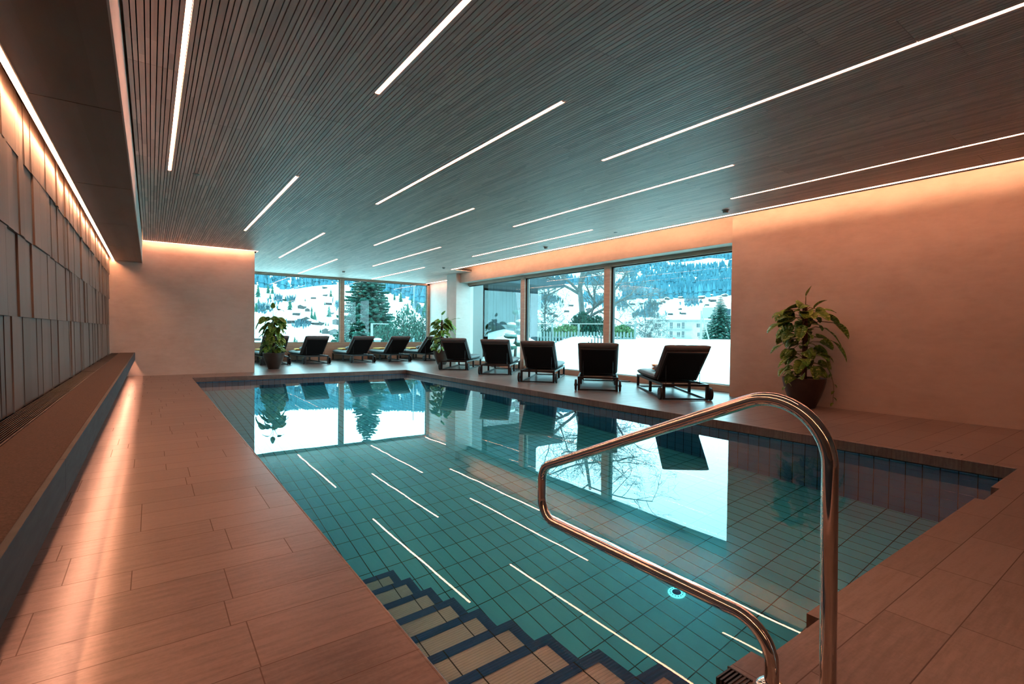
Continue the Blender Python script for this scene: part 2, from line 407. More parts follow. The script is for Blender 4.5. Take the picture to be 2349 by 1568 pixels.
# depth mark 155 set into the deck
b = MB()
def stroke(cx, cy, pts, wd=.009):
    for (a0, b0), (a1, b1) in zip(pts[:-1], pts[1:]):   # a along reading direction (+y), b up (towards -x)
        d = Vector((a1 - a0, b1 - b0)); L = d.length; d /= L; nn = Vector((-d.y, d.x)) * wd / 2; e = d * wd / 2
        q = [Vector((a0, b0)) - e + nn, Vector((a1, b1)) + e + nn, Vector((a1, b1)) + e - nn, Vector((a0, b0)) - e - nn]
        P = [(cx - p.y, cy + p.x, .0012) for p in q]; b.quad(*P)
one = [(-.014, .020), (0, .032), (0, -.032)]
five = [(.018, .034), (-.016, .034), (-.018, .006), (.008, .008), (.019, -.004), (.019, -.020), (.008, -.033), (-.018, -.032)]
dn = thing('depth_number', 'dark number 155 marked in the deck beside the pool edge', 'number', (5.875, 1.335, 0))
for dy, gl in ((-.083, one), (0, five), (.083, five)):
    b = MB(); stroke(0, dy, gl); b.build('digit', 'engraving', dn)

# ------------------------------------------------------------------ ceiling
rows = [.187, 1.475, 2.755, 4.04, 5.30, 6.59]
EV = [(.30, 3.93), (6.64, 10.87), (13.62, 17.95)]; OD = [(3.14, 7.33), (10.13, 14.35)]
spans = {r: (EV if i % 2 else (OD if i else OD[:1])) for i, r in enumerate(rows)}
ce = MB()
edges = [-.132]; k = 0
stops = sorted([r - .016 for r in rows] + [r + .016 for r in rows] + [7.445, XA])
for s_ in stops:
    if any(abs(s_ - (r + .016)) < 1e-6 for r in rows): edges.append(s_); continue
    n_ = max(1, round((s_ - edges[-1]) / .0345)); ws = [rnd.uniform(.75, 1.25) for _ in range(n_)]; t_ = sum(ws)
    base = edges[-1]; acc = 0
    for q in ws: acc += q; edges.append(base + (s_ - base) * acc / t_)
pan_joint = {}
for a, b_ in zip(edges[:-1], edges[1:]):
    xm = (a + b_) / 2; yend = 13.50 if xm < 2.12 else YW
    ystart = YB
    if xm > 7.445: ystart = 13.56
    row = next((r for r in rows if abs(r - xm) < .01), None)
    pid = int((xm + .14) / .42)
    if pid not in pan_joint: pan_joint[pid] = rnd.uniform(-2.4, 0) if pid > 0 else -2.51
    y = ystart; cuts = [pan_joint[pid] + 2.4 * i for i in range(-2, 12)]
    if pid == 0: cuts = [4.49 + 2.4 * i for i in range(-4, 7)]
    if pid == 1: cuts = [5.42 + 2.4 * i for i in range(-4, 7)]
    while y < yend - 1e-6:
        y2 = min(y + rnd.uniform(.35, 1.3), yend)
        jn = [c for c in cuts if y + .02 < c < y2 - .001]
        gap = 0
        if jn: y2 = jn[0]; gap = .003
        segs = [(y, y2 - gap)]
        if row is not None:
            out = []
            for sa, sb in segs:
                cur = sa
                for ea, eb in spans[row]:
                    if eb <= cur or ea >= sb: continue
                    if ea > cur: out.append((cur, ea))
                    cur = max(cur, eb)
                if cur < sb: out.append((cur, sb))
            segs = out
        tone = min(1, max(0.001, rnd.gauss(.45, .27)))
        for sa, sb in segs:
            if sb - sa > .005: ce.box(a + .0033, b_ - .0033, sa, sb, ZC, ZC + .018, tone)
        y = y2
S(ce.build('ceiling', 'ceiling_board'))
b = MB(); b.box(-.14, XA + .1, YB, YW + .1, 3.2, 3.45); b.box(XL - .2, -.14, YB, YW, 3.2, 3.45)
S(b.build('ceiling_slab', 'plaster'))
b = MB(); b.box(-.128, 7.440, YB, 13.495, ZC + .03, ZC + .045); b.box(2.13, XA, 13.565, YW, ZC + .03, ZC + .045); b.box(2.13, 7.440, 13.495, 13.565, ZC + .03, ZC + .045)
S(b.build('ceiling_backing', 'black_void'))
# soffit over the bench
so = MB()
cuts = [YB, -.4, 1.95, 4.27, 6.58, 8.9, 11.2, 13.5, YF]
for a, b_ in zip(cuts[:-1], cuts[1:]):
    x = -.615
    while x < -.16:
        x2 = min(-.155, x + .115)
        so.box(x, x2, a + .006, b_ - .006, 2.49, 2.51, rnd.random() * .8 + .1); x = x2
S(so.build('ceiling_soffit', 'soffit_board'))
b = MB(); b.box(-.155, -.145, YB, YF, 2.488, 3.2); b.box(-.62, -.612, YB, YF, 2.49, 2.60)
S(b.build('trim_2', 'plaster_white'))
b = MB(); b.box(-.61, -.156, YB, YF, 2.512, 2.60)
S(b.build('ceiling_soffit_core', 'plaster_white'))  # pale core behind the gaps, painting the seams as if lit

# ------------------------------------------------------------------ walls
wb = MB()
tiers = [(.50, 1.12), (1.12, 1.67), (1.67, 2.19), (2.19, 2.62)]
for ti, (z0, z1) in enumerate(tiers):
    y = YB
    r2 = random.Random(40 + ti); prev = 0
    while y < YF:
        wd = r2.choice((.05, .07, .09, .12, .15, .17, .20, .26, .33)); y2 = min(YF, y + wd)
        dpt = r2.choice((0.0, .004, .008, .012, .016))
        # each board leans: a little proud at its lower end
        lean = .010
        k = len(wb.v); xo = XL - .03 + dpt
        y += 0.0; P = [(XL - .06, y + .001, z0), (xo + lean, y + .001, z0), (xo + lean, y2 - .0015, z0), (XL - .06, y2 - .0015, z0),
             (XL - .06, y + .001, z1 - .001), (xo, y + .001, z1 - .001), (xo, y2 - .0015, z1 - .001), (XL - .06, y2 - .0015, z1 - .001)]
        wb.v += P; tn = r2.uniform(.05, .95)
        for q in ((0, 3, 2, 1), (4, 5, 6, 7), (0, 1, 5, 4), (1, 2, 6, 5), (2, 3, 7, 6), (3, 0, 4, 7)): wb.face([k + i for i in q], tn)
        y = y2
S(wb.build('wall_left', 'wall_board'))
b = MB(); b.box(XL - .3, XL - .06, YB, YF + .3, -.1, 3.45); S(b.build('wall_left_core', 'black_void'))
b = MB(); b.box(XL - .06, 2.08, YF, YW + .3, -.1, 3.2); S(b.build('wall_back', 'plaster'))
b = MB(); b.box(XR, 8.95, YB, 4.775, -.1, 3.2); S(b.build('wall_right', 'plaster', bevel=.004))
b = MB(); b.box(XL - .3, 9.2, YB - .3, YB, -.1, 3.45); S(b.build('wall_front', 'soffit_board'))
b = MB(); b.box(XR, 8.72, 14.31, 14.95, -.1, 3.2); S(b.build('wall_pillar', 'plaster_white', bevel=.004))
b = MB(); b.box(8.2, 8.72, 4.775, 14.31, 2.65, 3.2); S(b.build('wall_header', 'plaster', bevel=.003))
b = MB(); b.box(XA, 9.5, 14.6, YW + .3, -.1, 3.2); b.box(8.72, 9.5, 14.6, 14.95, -.1, 3.2); S(b.build('wall_alcove', 'plaster_white'))
b = MB(); b.box(2.08, XA, YW - .06, YW + .2, 0, .58); S(b.build('wall_below_window', 'frame_wood'))
b = MB(); b.box(2.08, XA, YW - .02, YW + .2, 2.955, 3.2); S(b.build('wall_above_window', 'frame_wood'))
b = MB(); b.box(XL, 2.0, YF - .006, YF, 0, .035); S(b.build('baseboard_back', 'plaster'))
b = MB(); b.box(XR - .006, XR, YB, 4.77, 0, .035); S(b.build('baseboard_right', 'plaster'))

# window at the back: two panes
w1 = thing('window_1', None, None, (5.5, YW, .58), kind='structure')
def wpart(mb, name, m, parent, bevel=0): o = mb.build(name, m, bevel=bevel); to_parent(o, parent); return o
b = MB(); b.box(2.08, XA, YW - .05, YW + .08, .58, .63); b.box(2.08, XA, YW - .05, YW + .08, 2.885, 2.95); b.box(8.97, XA, YW - .05, YW + .08, .58, 2.95); b.box(2.08, 2.14, YW - .05, YW + .08, .58, 2.95)
wpart(b, 'window_frame', 'frame_wood', w1, .004)
b = MB(); b.box(5.52, 5.68, YW - .06, YW + .08, .60, 2.93); wpart(b, 'mullion', 'frame_wood', w1, .004)
b = MB()
for a, c in ((2.14, 5.52), (5.68, 8.97)):
    for q in ((a, c, 2.865, 2.885), (a, c, .63, .64), (a, a + .015, .63, 2.885), (c - .02, c, .63, 2.885)): b.box(q[0], q[1], YW + .0, YW + .05, q[2], q[3])
wpart(b, 'gasket', 'gasket', w1)
for a, c in ((2.14, 5.52), (5.68, 8.97)):
    b = MB(); b.box(a, c, YW + .03, YW + .038, .63, 2.885); wpart(b, 'pane', 'glass', w1)
# sliding windows on the right
w2 = thing('window_2', None, None, (XG, 9.7, 0), kind='structure')
b = MB(); b.box(8.52, 8.68, 4.5, 14.50, 2.57, 2.66); b.box(8.52, 8.68, 4.5, 14.50, 0, .125); b.box(8.52, 8.68, 14.43, 14.56, 0, 2.66)
wpart(b, 'window_frame', 'frame_wood', w2, .004)
for a, c in ((11.20, 11.40), (7.98, 8.18)):
    b = MB(); b.box(8.50, 8.68, a, (a + c) / 2 - .004, .06, 2.60); b.box(8.51, 8.68, (a + c) / 2, c, .06, 2.60); wpart(b, 'mullion', 'frame_wood', w2, .003)
b = MB()
for a, c in ((4.6, 7.98), (8.18, 11.20), (11.40, 14.43)):
    for y0, y1, z0, z1 in ((a, c, 2.545, 2.57), (a, c, .125, .135), (a, a + .012, .125, 2.57), (c - .05, c, .125, 2.57)): b.box(8.56, 8.62, y0, y1, z0, z1)
wpart(b, 'gasket', 'gasket', w2)
for a, c in ((4.6, 7.98), (8.18, 11.20), (11.40, 14.43)):
    b = MB(); b.box(8.60, 8.608, a, c, .125, 2.57); wpart(b, 'pane', 'glass', w2)

# ------------------------------------------------------------------ lights in the ceiling
def strip(lab, p0, p1, wd=.030, z=ZC, group='LED strips let into the slatted ceiling', m='led', name='linear_ceiling_light', cat='light'):
    cx, cy = (p0[0] + p1[0]) / 2, (p0[1] + p1[1]) / 2
    L = hypot(p1[0] - p0[0], p1[1] - p0[1]); rz = atan2(p1[1] - p0[1], p1[0] - p0[0]) - pi / 2
    o = thing(name, lab, cat, (cx, cy, z), rz, group)
    b = MB(); b.box(-wd / 2 + .001, wd / 2 - .001, -L / 2 + .004, L / 2 - .004, .002, .008); b.build('diffuser', m, o)
    b = MB(); b.box(-wd / 2, wd / 2, -L / 2, L / 2, .0085, .026); b.build('housing', 'aluminium', o)
    return o
LAB = {
 (.187, 0): 'long LED strip in the row nearest the lit soffit edge',
 (1.475, 0): 'LED strip in the second row from the soffit, nearer of the two, almost overhead',
 (1.475, 1): 'LED strip in the second row from the soffit, farther of the two',
 (2.755, 0): 'long LED strip in the middle of the ceiling, third row from the soffit',
 (2.755, 1): 'LED strip before the back window left pane, third row from the soffit',
 (4.04, 0): 'longest LED strip, crossing the brown ceiling in the fourth row from the soffit',
 (4.04, 1): 'middle LED strip of the fourth row from the soffit',
 (4.04, 2): 'LED strip of the fourth row, ending at the back window left pane frame',
 (5.30, 0): 'long LED strip in the fifth row from the soffit, above the pool far side',
 (5.30, 1): 'LED strip in the fifth row from the soffit, farther of the two',
 (6.59, 0): 'LED strip running beside the lit cove line of the right plaster wall',
 (6.59, 1): 'LED strip beside the header of the sliding windows, nearest row to them',
 (6.59, 2): 'LED strip that ends at the frame of the back window right pane',
}
for i, r in enumerate(rows):
    for j, (a, c) in enumerate(spans[r]):
        if r < 2.2 and a > 13.2: continue
        if r < 2.2 and c > 13.4: c = 13.4; 
        strip(LAB.get((r, j), 'LED strip in the ceiling behind the viewer above the near deck'), (r, a), (r, c))
strip('continuous LED line along the ceiling edge above windows and plaster wall', (7.500, .2), (7.490, 13.56), .03, ZC, 'cove LED lines', 'led_cove', 'cove_light')
strip('LED line along the ceiling edge above the plaster end wall', (-.14, 13.52), (2.13, 13.52), .03, ZC, 'cove LED lines', 'led_cove', 'cove_light')
strip('LED line between the dark soffit and the timber wall', (-.655, YB), (-.655, YF - .01), .032, 2.515, 'cove LED lines', 'led_wall', 'cove_light')
# lips and hidden wall washers of the coves
b = MB(); b.box(7.521, 7.588, YB, 13.56, ZC, ZC + .012); b.box(7.521, 7.533, YB, 13.56, ZC, ZC + .06)
S(b.build('trim_3', 'plaster'))
b = MB(); b.box(-.14, 2.13, 13.54, 13.575, ZC, ZC + .012); b.box(-.14, 2.13, 13.54, 13.548, ZC, ZC + .06)
S(b.build('trim_4', 'plaster'))
def washer(lab, box, m='led_cove_warm'):
    o = thing('wall_washer', lab, 'light', ((box[0] + box[1]) / 2, (box[2] + box[3]) / 2, box[4]), 0, 'wall washing LED lines')
    bb = MB(); bb.box(*box); to_parent(bb.build('diffuser', m), o)
washer('LED line hidden behind the ceiling lip, washing the right plaster wall', (7.536, 7.544, .2, 13.5, ZC + .016, ZC + .040))
washer('LED line hidden behind the ceiling lip, washing the plaster end wall', (-.14, 2.08, 13.550, 13.556, ZC + .016, ZC + .040))
washer('LED line hidden at the ceiling edge of the window alcove', (8.90, 8.93, 15.0, 18.2, ZC - .004, ZC - .001), 'led_cove')

# ------------------------------------------------------------------ bench
be = thing('wall_bench', 'long built-in bench with brown felt top along the timber wall', 'bench', (-.48, 5, 0))
b = MB(); b.box(-.545, -.30, YB, YF, .49, .518); to_parent(b.build('seat', 'bench_felt', bevel=.004), be)
b = MB()
ys = [YB, .3, 2.68, 5.1, 7.5, 9.9, 12.3, YF]
for a, c in zip(ys[:-1], ys[1:]): b.box(-.30, -.28, a + .001, c - .001, .36, .52)
to_parent(tag(b.build('front_panel', 'bench_stone', bevel=.002), 'blue grey stone front edge'), be)
b = MB(); b.box(-.70, -.43, YB, YF, 0, .45); b.box(-.43, -.352, YB, YF, .30, .47); to_parent(b.build('base', 'bench_stone'), be)  # plinth, plus an unseen inner box added to block the LED and shade the deck
b = MB(); b.box(-.69, -.30, YB, YF, .455, .489); to_parent(b.build('board', 'black_void'), be)
gr = MB()
for i in range(11): x = -.682 + i * .0125; gr.box(x, x + .005, YB, YF, .495, .517)
for y in ys[1:-1]: gr.box(-.686, -.547, y + .5, y + .51, .495, .5175)
gr.box(-.551, -.546, YB, YF, .49, .519)
to_parent(tag(gr.build('grille', 'grille_metal'), 'dark slotted air grille along the wall'), be)
bl = thing('bench_light', 'LED line hidden under the bench edge, lighting the deck', 'light', (-.33, 5, .44), 0, 'cove LED lines')
b = MB(); b.box(-.340, -.330, YB, YF - .01, .435, .44); to_parent(b.build('diffuser', 'led_bench'), bl)

# ------------------------------------------------------------------ handrail
def smooth_path(P, n=6):
    out = []
    P = [P[0]] + P + [P[-1]]
    for i in range(1, len(P) - 2):
        a, b_, c, d = [Vector(q) for q in P[i - 1:i + 3]]
        for k in range(n):
            t = k / n
            out.append(.5 * ((2 * b_) + (c - a) * t + (2 * a - 5 * b_ + 4 * c - d) * t * t + (3 * b_ - a - 3 * c + d) * t ** 3))
    out.append(Vector(P[-2])); return out
def fillet(P, R, n=14):
    out = [Vector(P[0])]
    for i in range(1, len(P) - 1):
        a, b_, c = Vector(P[i - 1]), Vector(P[i]), Vector(P[i + 1])
        u = (a - b_).normalized(); v = (c - b_).normalized(); ang = u.angle(v); r = R[i - 1]; t = r / math.tan(ang / 2)
        ctr = b_ + (u + v).normalized() * (r / sin(ang / 2)); s0 = b_ + u * t; e0 = b_ + v * t
        A = s0 - ctr; B = e0 - ctr; th = A.angle(B)
        for k in range(n + 1):
            q = k / n; out.append(ctr + (A * sin((1 - q) * th) + B * sin(q * th)) / sin(th))
    out.append(Vector(P[-1])); return out
HX = 1.50
hr = thing('handrail', 'polished steel handrail loop standing over the pool steps', 'handrail', (HX, .66, 0))
# outline in the rail's own plane: (y, z)
pl = [(.583, 0.0), (.594, .943), (1.824, .416), (1.824, .178), (.738, .178), (.735, 0.0)]
path = fillet([(HX, y, z) for y, z in pl], [.165, .092, .095, .115], 18)
b = MB(); b.tube(path, .0205, 24); to_parent(b.build('rail', 'chrome', smooth=True, sharp=60), hr)
for y in (.583, .735):
    b = MB(); b.lathe([(.042, 0), (.042, .004), (.036, .010), (.022, .014)], 32, (HX, y, .001)); to_parent(b.build('flange', 'chrome', smooth=True, sharp=40), hr)
# ------------------------------------------------------------------ loungers
def cushion(w_, l, t, n=4, nl=1, nu=40, nv=30, seam=.10, M=None, pw=7, b=None):
    """padded rectangle centred on the origin, lying in xy, with n channels across the width and nl along the length"""
    b = b or MB(); k0 = len(b.v)
    def prof(a): return max(0.0, 1 - abs(a) ** pw) ** (1 / 2.6)
    for sgn in (1, -1):
        for j in range(nv + 1):
            v = -1 + 2 * j / nv; v = sin(v * pi / 2)
            for i in range(nu + 1):
                u = -1 + 2 * i / nu; 
                q = ((u + 1) / 2 * n) % 1.0; d = min(q, 1 - q) if 0 < i < nu else .5
                q2 = ((v + 1) / 2 * nl) % 1.0; d2 = min(q2, 1 - q2) if 0 < j < nv and nl > 1 else .5
                s_ = 1 - seam * math.exp(-(d * n_w(n)) ** 2) - seam * math.exp(-(d2 * 14) ** 2)
                uu = sin(u * pi / 2) if n == 1 else u
                f = prof(uu) * prof(v)
                ins = 1 - .012 * (1 - f)
                p = Vector((uu * w_ / 2 * ins, v * l / 2 * ins, sgn * t / 2 * f * s_ + 0.0))
                if M is not None: p = M @ p
                b.v.append(tuple(p))
    W1 = nu + 1; H = (nu + 1) * (nv + 1)
    for j in range(nv):
        for i in range(nu):
            a = k0 + j * W1 + i; b.face([a, a + 1, a + 1 + W1, a + W1]); c = a + H; b.face([c, c + W1, c + 1 + W1, c + 1])
    return b
def n_w(n): return 16.0 / max(1, n) * 2
def make_lounger():
    """x across, +y from the wheels to the foot; origin on the floor under the wheels"""
    t = thing('sun_lounger', 'x', 'lounger')
    LEN, HW, HT = 1.96, .365, .255
    f = MB(); r = .018
    for s in (-1, 1):
        x0, x1 = (s * HW - .03, s * HW) if s > 0 else (s * HW, s * HW + .03)
        f.box(x0, x1, 0.0, LEN, HT - .035, HT); f.box(x0, x1, 0.0, LEN, .004, .030)
    for y in (0.0, LEN - .03): f.box(-HW + .03, HW - .03, y, y + .03, HT - .035, HT); f.box(-HW + .03, HW - .03, y, y + .03, .004, .030)
    f.box(-HW + .03, HW - .03, .50, .53, HT - .03, HT - .005)
    f.build('frame', 'dark_metal', t, bevel=.002)
    for y in (0.0, .90, LEN - .045):
        for s in (-1, 1):
            x0, x1 = (s * HW - .045, s * HW - .001) if s > 0 else (s * HW + .001, s * HW + .045)
            b = MB(); b.box(x0, x1, y + .001, y + .044, .030, HT - .035); b.build('leg', 'dark_metal', t)
    for s in (-1, 1):
        Mx = Matrix.Translation((s * (HW + .032), .03, .102)) @ Matrix.Rotation(radians(90), 4, 'Y')
        b = MB(); k = len(b.v); b.lathe([(.05, -.019), (.094, -.019), (.101, -.013), (.101, .013), (.094, .019), (.05, .019)], 32)
        b.v = [tuple(Mx @ Vector(p)) for p in b.v]; wh = b.build('wheel', 'rubber', t, smooth=True, sharp=35)
        b = MB(); b.lathe([(.014, -.030), (.026, -.024), (.026, .024), (.014, .030)], 20); b.v = [tuple(Mx @ Vector(p)) for p in b.v]
        b.build('hub', 'dark_metal', wh, smooth=True, sharp=35)
    # sling deck under the seat, seat cushion
    b = MB(); b.box(-HW + .031, HW - .031, .52, LEN - .035, HT - .02, HT - .008); b.build('sling', 'sling_black', t)
    b = cushion(.74, 1.44, .125, 4, 1, 48, 20, M=Matrix.Translation((0, 1.245, HT + .0625))); b.build('seat_cushion', 'fabric_dark', t, smooth=True)
    # raised back: hinge at y=.50, top end near y=-.10
    ang = radians(40); L = .80
    A = Matrix.Translation((0, .50, HT + .02)) @ Matrix.Rotation(-ang, 4, 'X') @ Matrix.Rotation(pi, 4, 'Z')
    # local: +y up the back, -z... towards the rear side
    b = MB()
    for s in (-1, 1): b.box(s * .31 - .014, s * .31 + .014, 0, L - .04, -.005, .018, M=A)
    b.box(-.296, .296, L - .068, L - .04, -.005, .018, M=A); b.box(-.296, .296, 0, .028, -.005, .018, M=A)
    br = b.build('back_frame', 'dark_metal', t, bevel=.002)
    b = MB(); b.box(-.296, .296, .028, L - .068, .002, .010, M=A); b.build('back_sling', 'sling_black', br)
    b = cushion(.74, L + .04, .125, 4, 1, 48, 24, M=A @ Matrix.Translation((0, L / 2 - .0, .082))); b.build('back_cushion', 'fabric_dark', t, smooth=True)
    for s in (-1, 1):
        p = A @ Vector((-s * .27, .42, -.008)); b = MB(); b.tube([p, (s * .27, .16, HT - .02)], .005, 8); b.build('support_rod', 'dark_metal', t)
    return t
proto = make_lounger()
RG, BG = 'sun loungers facing the sliding windows', 'sun loungers facing the back window'
LN = [  # wheel-axle centre, heading (from +x), label, group
 ((6.90, 4.82), 52, 'dark sun lounger nearest the viewer, with orange towels on its seat', RG),
 ((6.60, 6.46), 44, 'dark sun lounger seen straight from behind, next after the one with orange towels', RG),
 ((6.59, 8.20), 42, 'dark sun lounger in the middle of the row along the sliding windows', RG),
 ((6.86, 10.20), 46, 'dark sun lounger fourth from the viewer along the sliding windows', RG),
 ((6.72, 12.02), 46, 'dark sun lounger beside the potted plant at the far end of the sliding windows', RG),
 ((3.02, 16.20), 90, 'dark sun lounger half hidden behind the potted plant by the end wall', BG),
 ((4.20, 16.18), 92.5, 'dark sun lounger before the left pane of the back window, right of the plant', BG),
 ((5.67, 16.20), 92.5, 'dark sun lounger just right of the back window mullion', BG),
 ((6.96, 16.20), 92.5, 'dark sun lounger second from the alcove wall at the back window', BG),
 ((8.25, 16.18), 94, 'dark sun lounger next to the alcove wall, partly behind the plant', BG)]
LO = []
for i, ((x, y), hd, lab, gp) in enumerate(LN):
    o = proto if i == 0 else copy_tree(proto)
    o.location = (x, y, 0); o.rotation_euler.z = radians(hd - 90); tag(o, lab, 'lounger', gp); LO.append(o)
def on_lounger(i, x, y, z): 
    (cx, cy_), hd = LN[i][0], LN[i][1]; a = radians(hd - 90)
    return (cx + x * cos(a) - y * sin(a), cy_ + x * sin(a) + y * cos(a), z), a
# bolster pillows
b = cushion(.46, .16, .15, 1, 1, 20, 20, pw=2.6)
pil = b.build('bolster_pillow', 'fabric_dark', smooth=True)
first = True
for i, lab in ((0, 'small dark bolster pillow on the lounger with orange towels'), (6, 'small dark bolster pillow on the lounger right of the far plant'),
               (7, 'small dark bolster pillow on the lounger right of the back window mullion'), (9, 'small dark bolster pillow on the lounger by the alcove wall')):
    o = pil if first else pil.copy()
    if not first: C.objects.link(o)
    first = False
    p, a = on_lounger(i, -.10, .70, .455); o.location = p; o.rotation_euler = (radians(12), 0, a); tag(o, lab, 'pillow', 'bolster pillows')
# towels
def towel_mesh(w_, l, t, n, seed, name, m):
    r_ = random.Random(seed); t_ = MB()
    h = t / n
    for k in range(n):
        ex = r_.uniform(-.006, .006)
        cushion(w_ + ex, l + r_.uniform(-.01, .01), h * 1.25, 1, 1, 14, 14, pw=5, b=t_, M=Matrix.Translation((r_.uniform(-.005, .005), r_.uniform(-.005, .005), h * (k + .5) + .004)))
    return t_.build(name, m, smooth=True)
tp = towel_mesh(.34, .50, .05, 3, 3, 'folded_towel', 'towel_cloth'); first = True
for i, lab in ((5, 'folded yellow towel on the lounger behind the plant by the end wall'), (6, 'folded yellow towel on the lounger before the left window pane'),
               (7, 'folded yellow towel on the lounger right of the mullion'), (8, 'folded yellow towel on the lounger second from the alcove'),
               (9, 'folded yellow towel on the lounger next to the alcove wall')):
    o = tp if first else tp.copy()
    if not first: C.objects.link(o)
    first = False
    p, a = on_lounger(i, -.12, 1.40, .385); o.location = p; o.rotation_euler = (0, 0, a + radians(8 * (i % 3 - 1))); tag(o, lab, 'towel', 'folded towels on the back loungers')
for k, (z, sz, lab) in enumerate(((.385, (.26, .40), 'folded orange towel at the bottom of the pair on the nearest lounger'), (.442, (.25, .37), 'folded orange towel on top of the pair on the nearest lounger'))):
    o = towel_mesh(sz[0], sz[1], .045, 2, 11 + k, 'folded_towel', 'towel_orange')
    p, a = on_lounger(0, -.10, 1.15, z); o.location = p; o.rotation_euler = (0, 0, a + radians(6 * k)); tag(o, lab, 'towel', 'orange towels')

# ------------------------------------------------------------------ potted plants
def leaf(b, base, d, L, Wd, droop=.5, roll=0.0, fold=.22, tone=0.0, nl=8):
    """heart shaped leaf from base along direction d, drooping towards the tip, folded on its midrib"""
    d = Vector(d).normalized(); side = d.cross(Vector((0, 0, 1)))
    if side.length < .05: side = Vector((1, 0, 0))
    side.normalize(); side = Matrix.Rotation(roll, 3, d) @ side
    p = Vector(base); rows_ = []
    for i in range(nl + 1):
        t = i / nl
        wv = Wd / 2 * 1.1 * (1 - t) ** .55 * (1 - math.exp(-t * 9)) * 1.25 if 0 < t < 1 else (.0 if t == 1 else Wd * .10)
        nrm = side.cross(d).normalized()
        wob = .04 * L * sin(t * 9 + roll * 5)
        rows_.append((p + side * -wv + nrm * (fold * wv + wob * .3), p.copy(), p + side * wv + nrm * (fold * wv - wob * .3)))
        d = (d + Vector((0, 0, -1)) * droop * 1.6 / nl).normalized(); side = (side - d * side.dot(d)).normalized()
        p = p + d * (L / nl)
    for (a0, c0, e0), (a1, c1, e1) in zip(rows_[:-1], rows_[1:]):
        b.quad(a0, c0, c1, a1, tone); b.quad(c0, e0, e1, c1, tone)
def make_plant(loc, label, pot, H, pole, big, nrand, spread, seed, trail=(), lim=None):
    r_ = random.Random(seed)
    t = thing('potted_plant', label, 'plant', loc, 0, 'potted climbing plants')
    R0, h = pot
    prof = [(R0 * .50, 0), (R0 * .53, .01), (R0 * .66, h * .22), (R0 * .80, h * .45), (R0 * .92, h * .70), (R0 * .985, h * .90), (R0, h), (R0 * .95, h), (R0 * .92, h * .93)]
    b = MB(); b.lathe(prof, 48); b.build('pot', 'pot_glaze', t, smooth=True, sharp=40)
    b = MB(); b.lathe([(R0 * .915, h * .90), (R0 * .5, h * .935), (.01, h * .945)], 32, cap=False); b.build('soil', 'soil', t, smooth=True)
    b = MB(); b.tube([(0, 0, h * .9), (.01, .0, (h + pole) / 2), (0, .01, pole)], [.034, .036, .033], 16); b.build('moss_pole', 'moss_pole', t, smooth=True, sharp=50)
    sm = MB(); fo = MB()
    vr = Vector((cos(YAW), -sin(YAW), 0)); vd = Vector((sin(YAW), cos(YAW), 0))
    for (z0, dx, dz, L, Wd, ld, droop, dep) in big:
        # stalk from pole at height z0 to the leaf base at (dx, dz) in the plant's own sideways/height plane, then the leaf
        base = vr * dx + vd * dep + Vector((0, 0, dz)); o0 = Vector((0, 0, z0))
        mid = (o0 + base) / 2 + Vector((0, 0, .04)); sm.tube([o0, mid, base], [.006, .005, .004], 6)
        a = radians(ld); d = vr * cos(a) + Vector((0, 0, sin(a))) - vd * .35
        leaf(fo, base, d, L, Wd, droop, r_.uniform(-.3, .3))
    for i in range(nrand):
        z0 = r_.uniform(h * .95, pole * .95); q = (z0 - h) / (H - h); sp_ = spread(q)
        az = r_.uniform(0, 2 * pi); d = Vector((cos(az), sin(az), r_.uniform(-.1, .55)))
        base = Vector((cos(az) * sp_ * r_.uniform(.25, .8), sin(az) * sp_ * r_.uniform(.25, .8), z0 + r_.uniform(-.02, .10)))
        sm.tube([(0, 0, z0), ((base.x) / 2, base.y / 2, (z0 + base.z) / 2 + .03), base], [.004, .0035, .003], 5)
        L = r_.uniform(.15, .27) * (1.1 if q > .4 else .85); leaf(fo, base, d, L, L * r_.uniform(.68, .88), r_.uniform(.5, 1.3), r_.uniform(-.9, .9))
    for (ax, az_, pts) in trail:
        q = [vr * x_ + vd * ax + Vector((0, 0, z_)) for x_, z_ in pts]; sm.tube(q, .003, 5)
        for k, p in enumerate(q[1:]): leaf(fo, p, vr * (1 if k % 2 else -1) + Vector((0, 0, -.3)) - vd * .3, .075, .042, .8)
    if lim:
        for m_ in (sm, fo): m_.v = [(lim * math.tanh(x / lim) if x > 0 else x, y, z) for x, y, z in m_.v]
    sm.build('stems', 'stem_green', t, smooth=True)
    f = fo.build('foliage', 'leaf', t, smooth=True)
    so_ = f.modifiers.new('thickness', 'SOLIDIFY'); so_.thickness = .0015
    return t
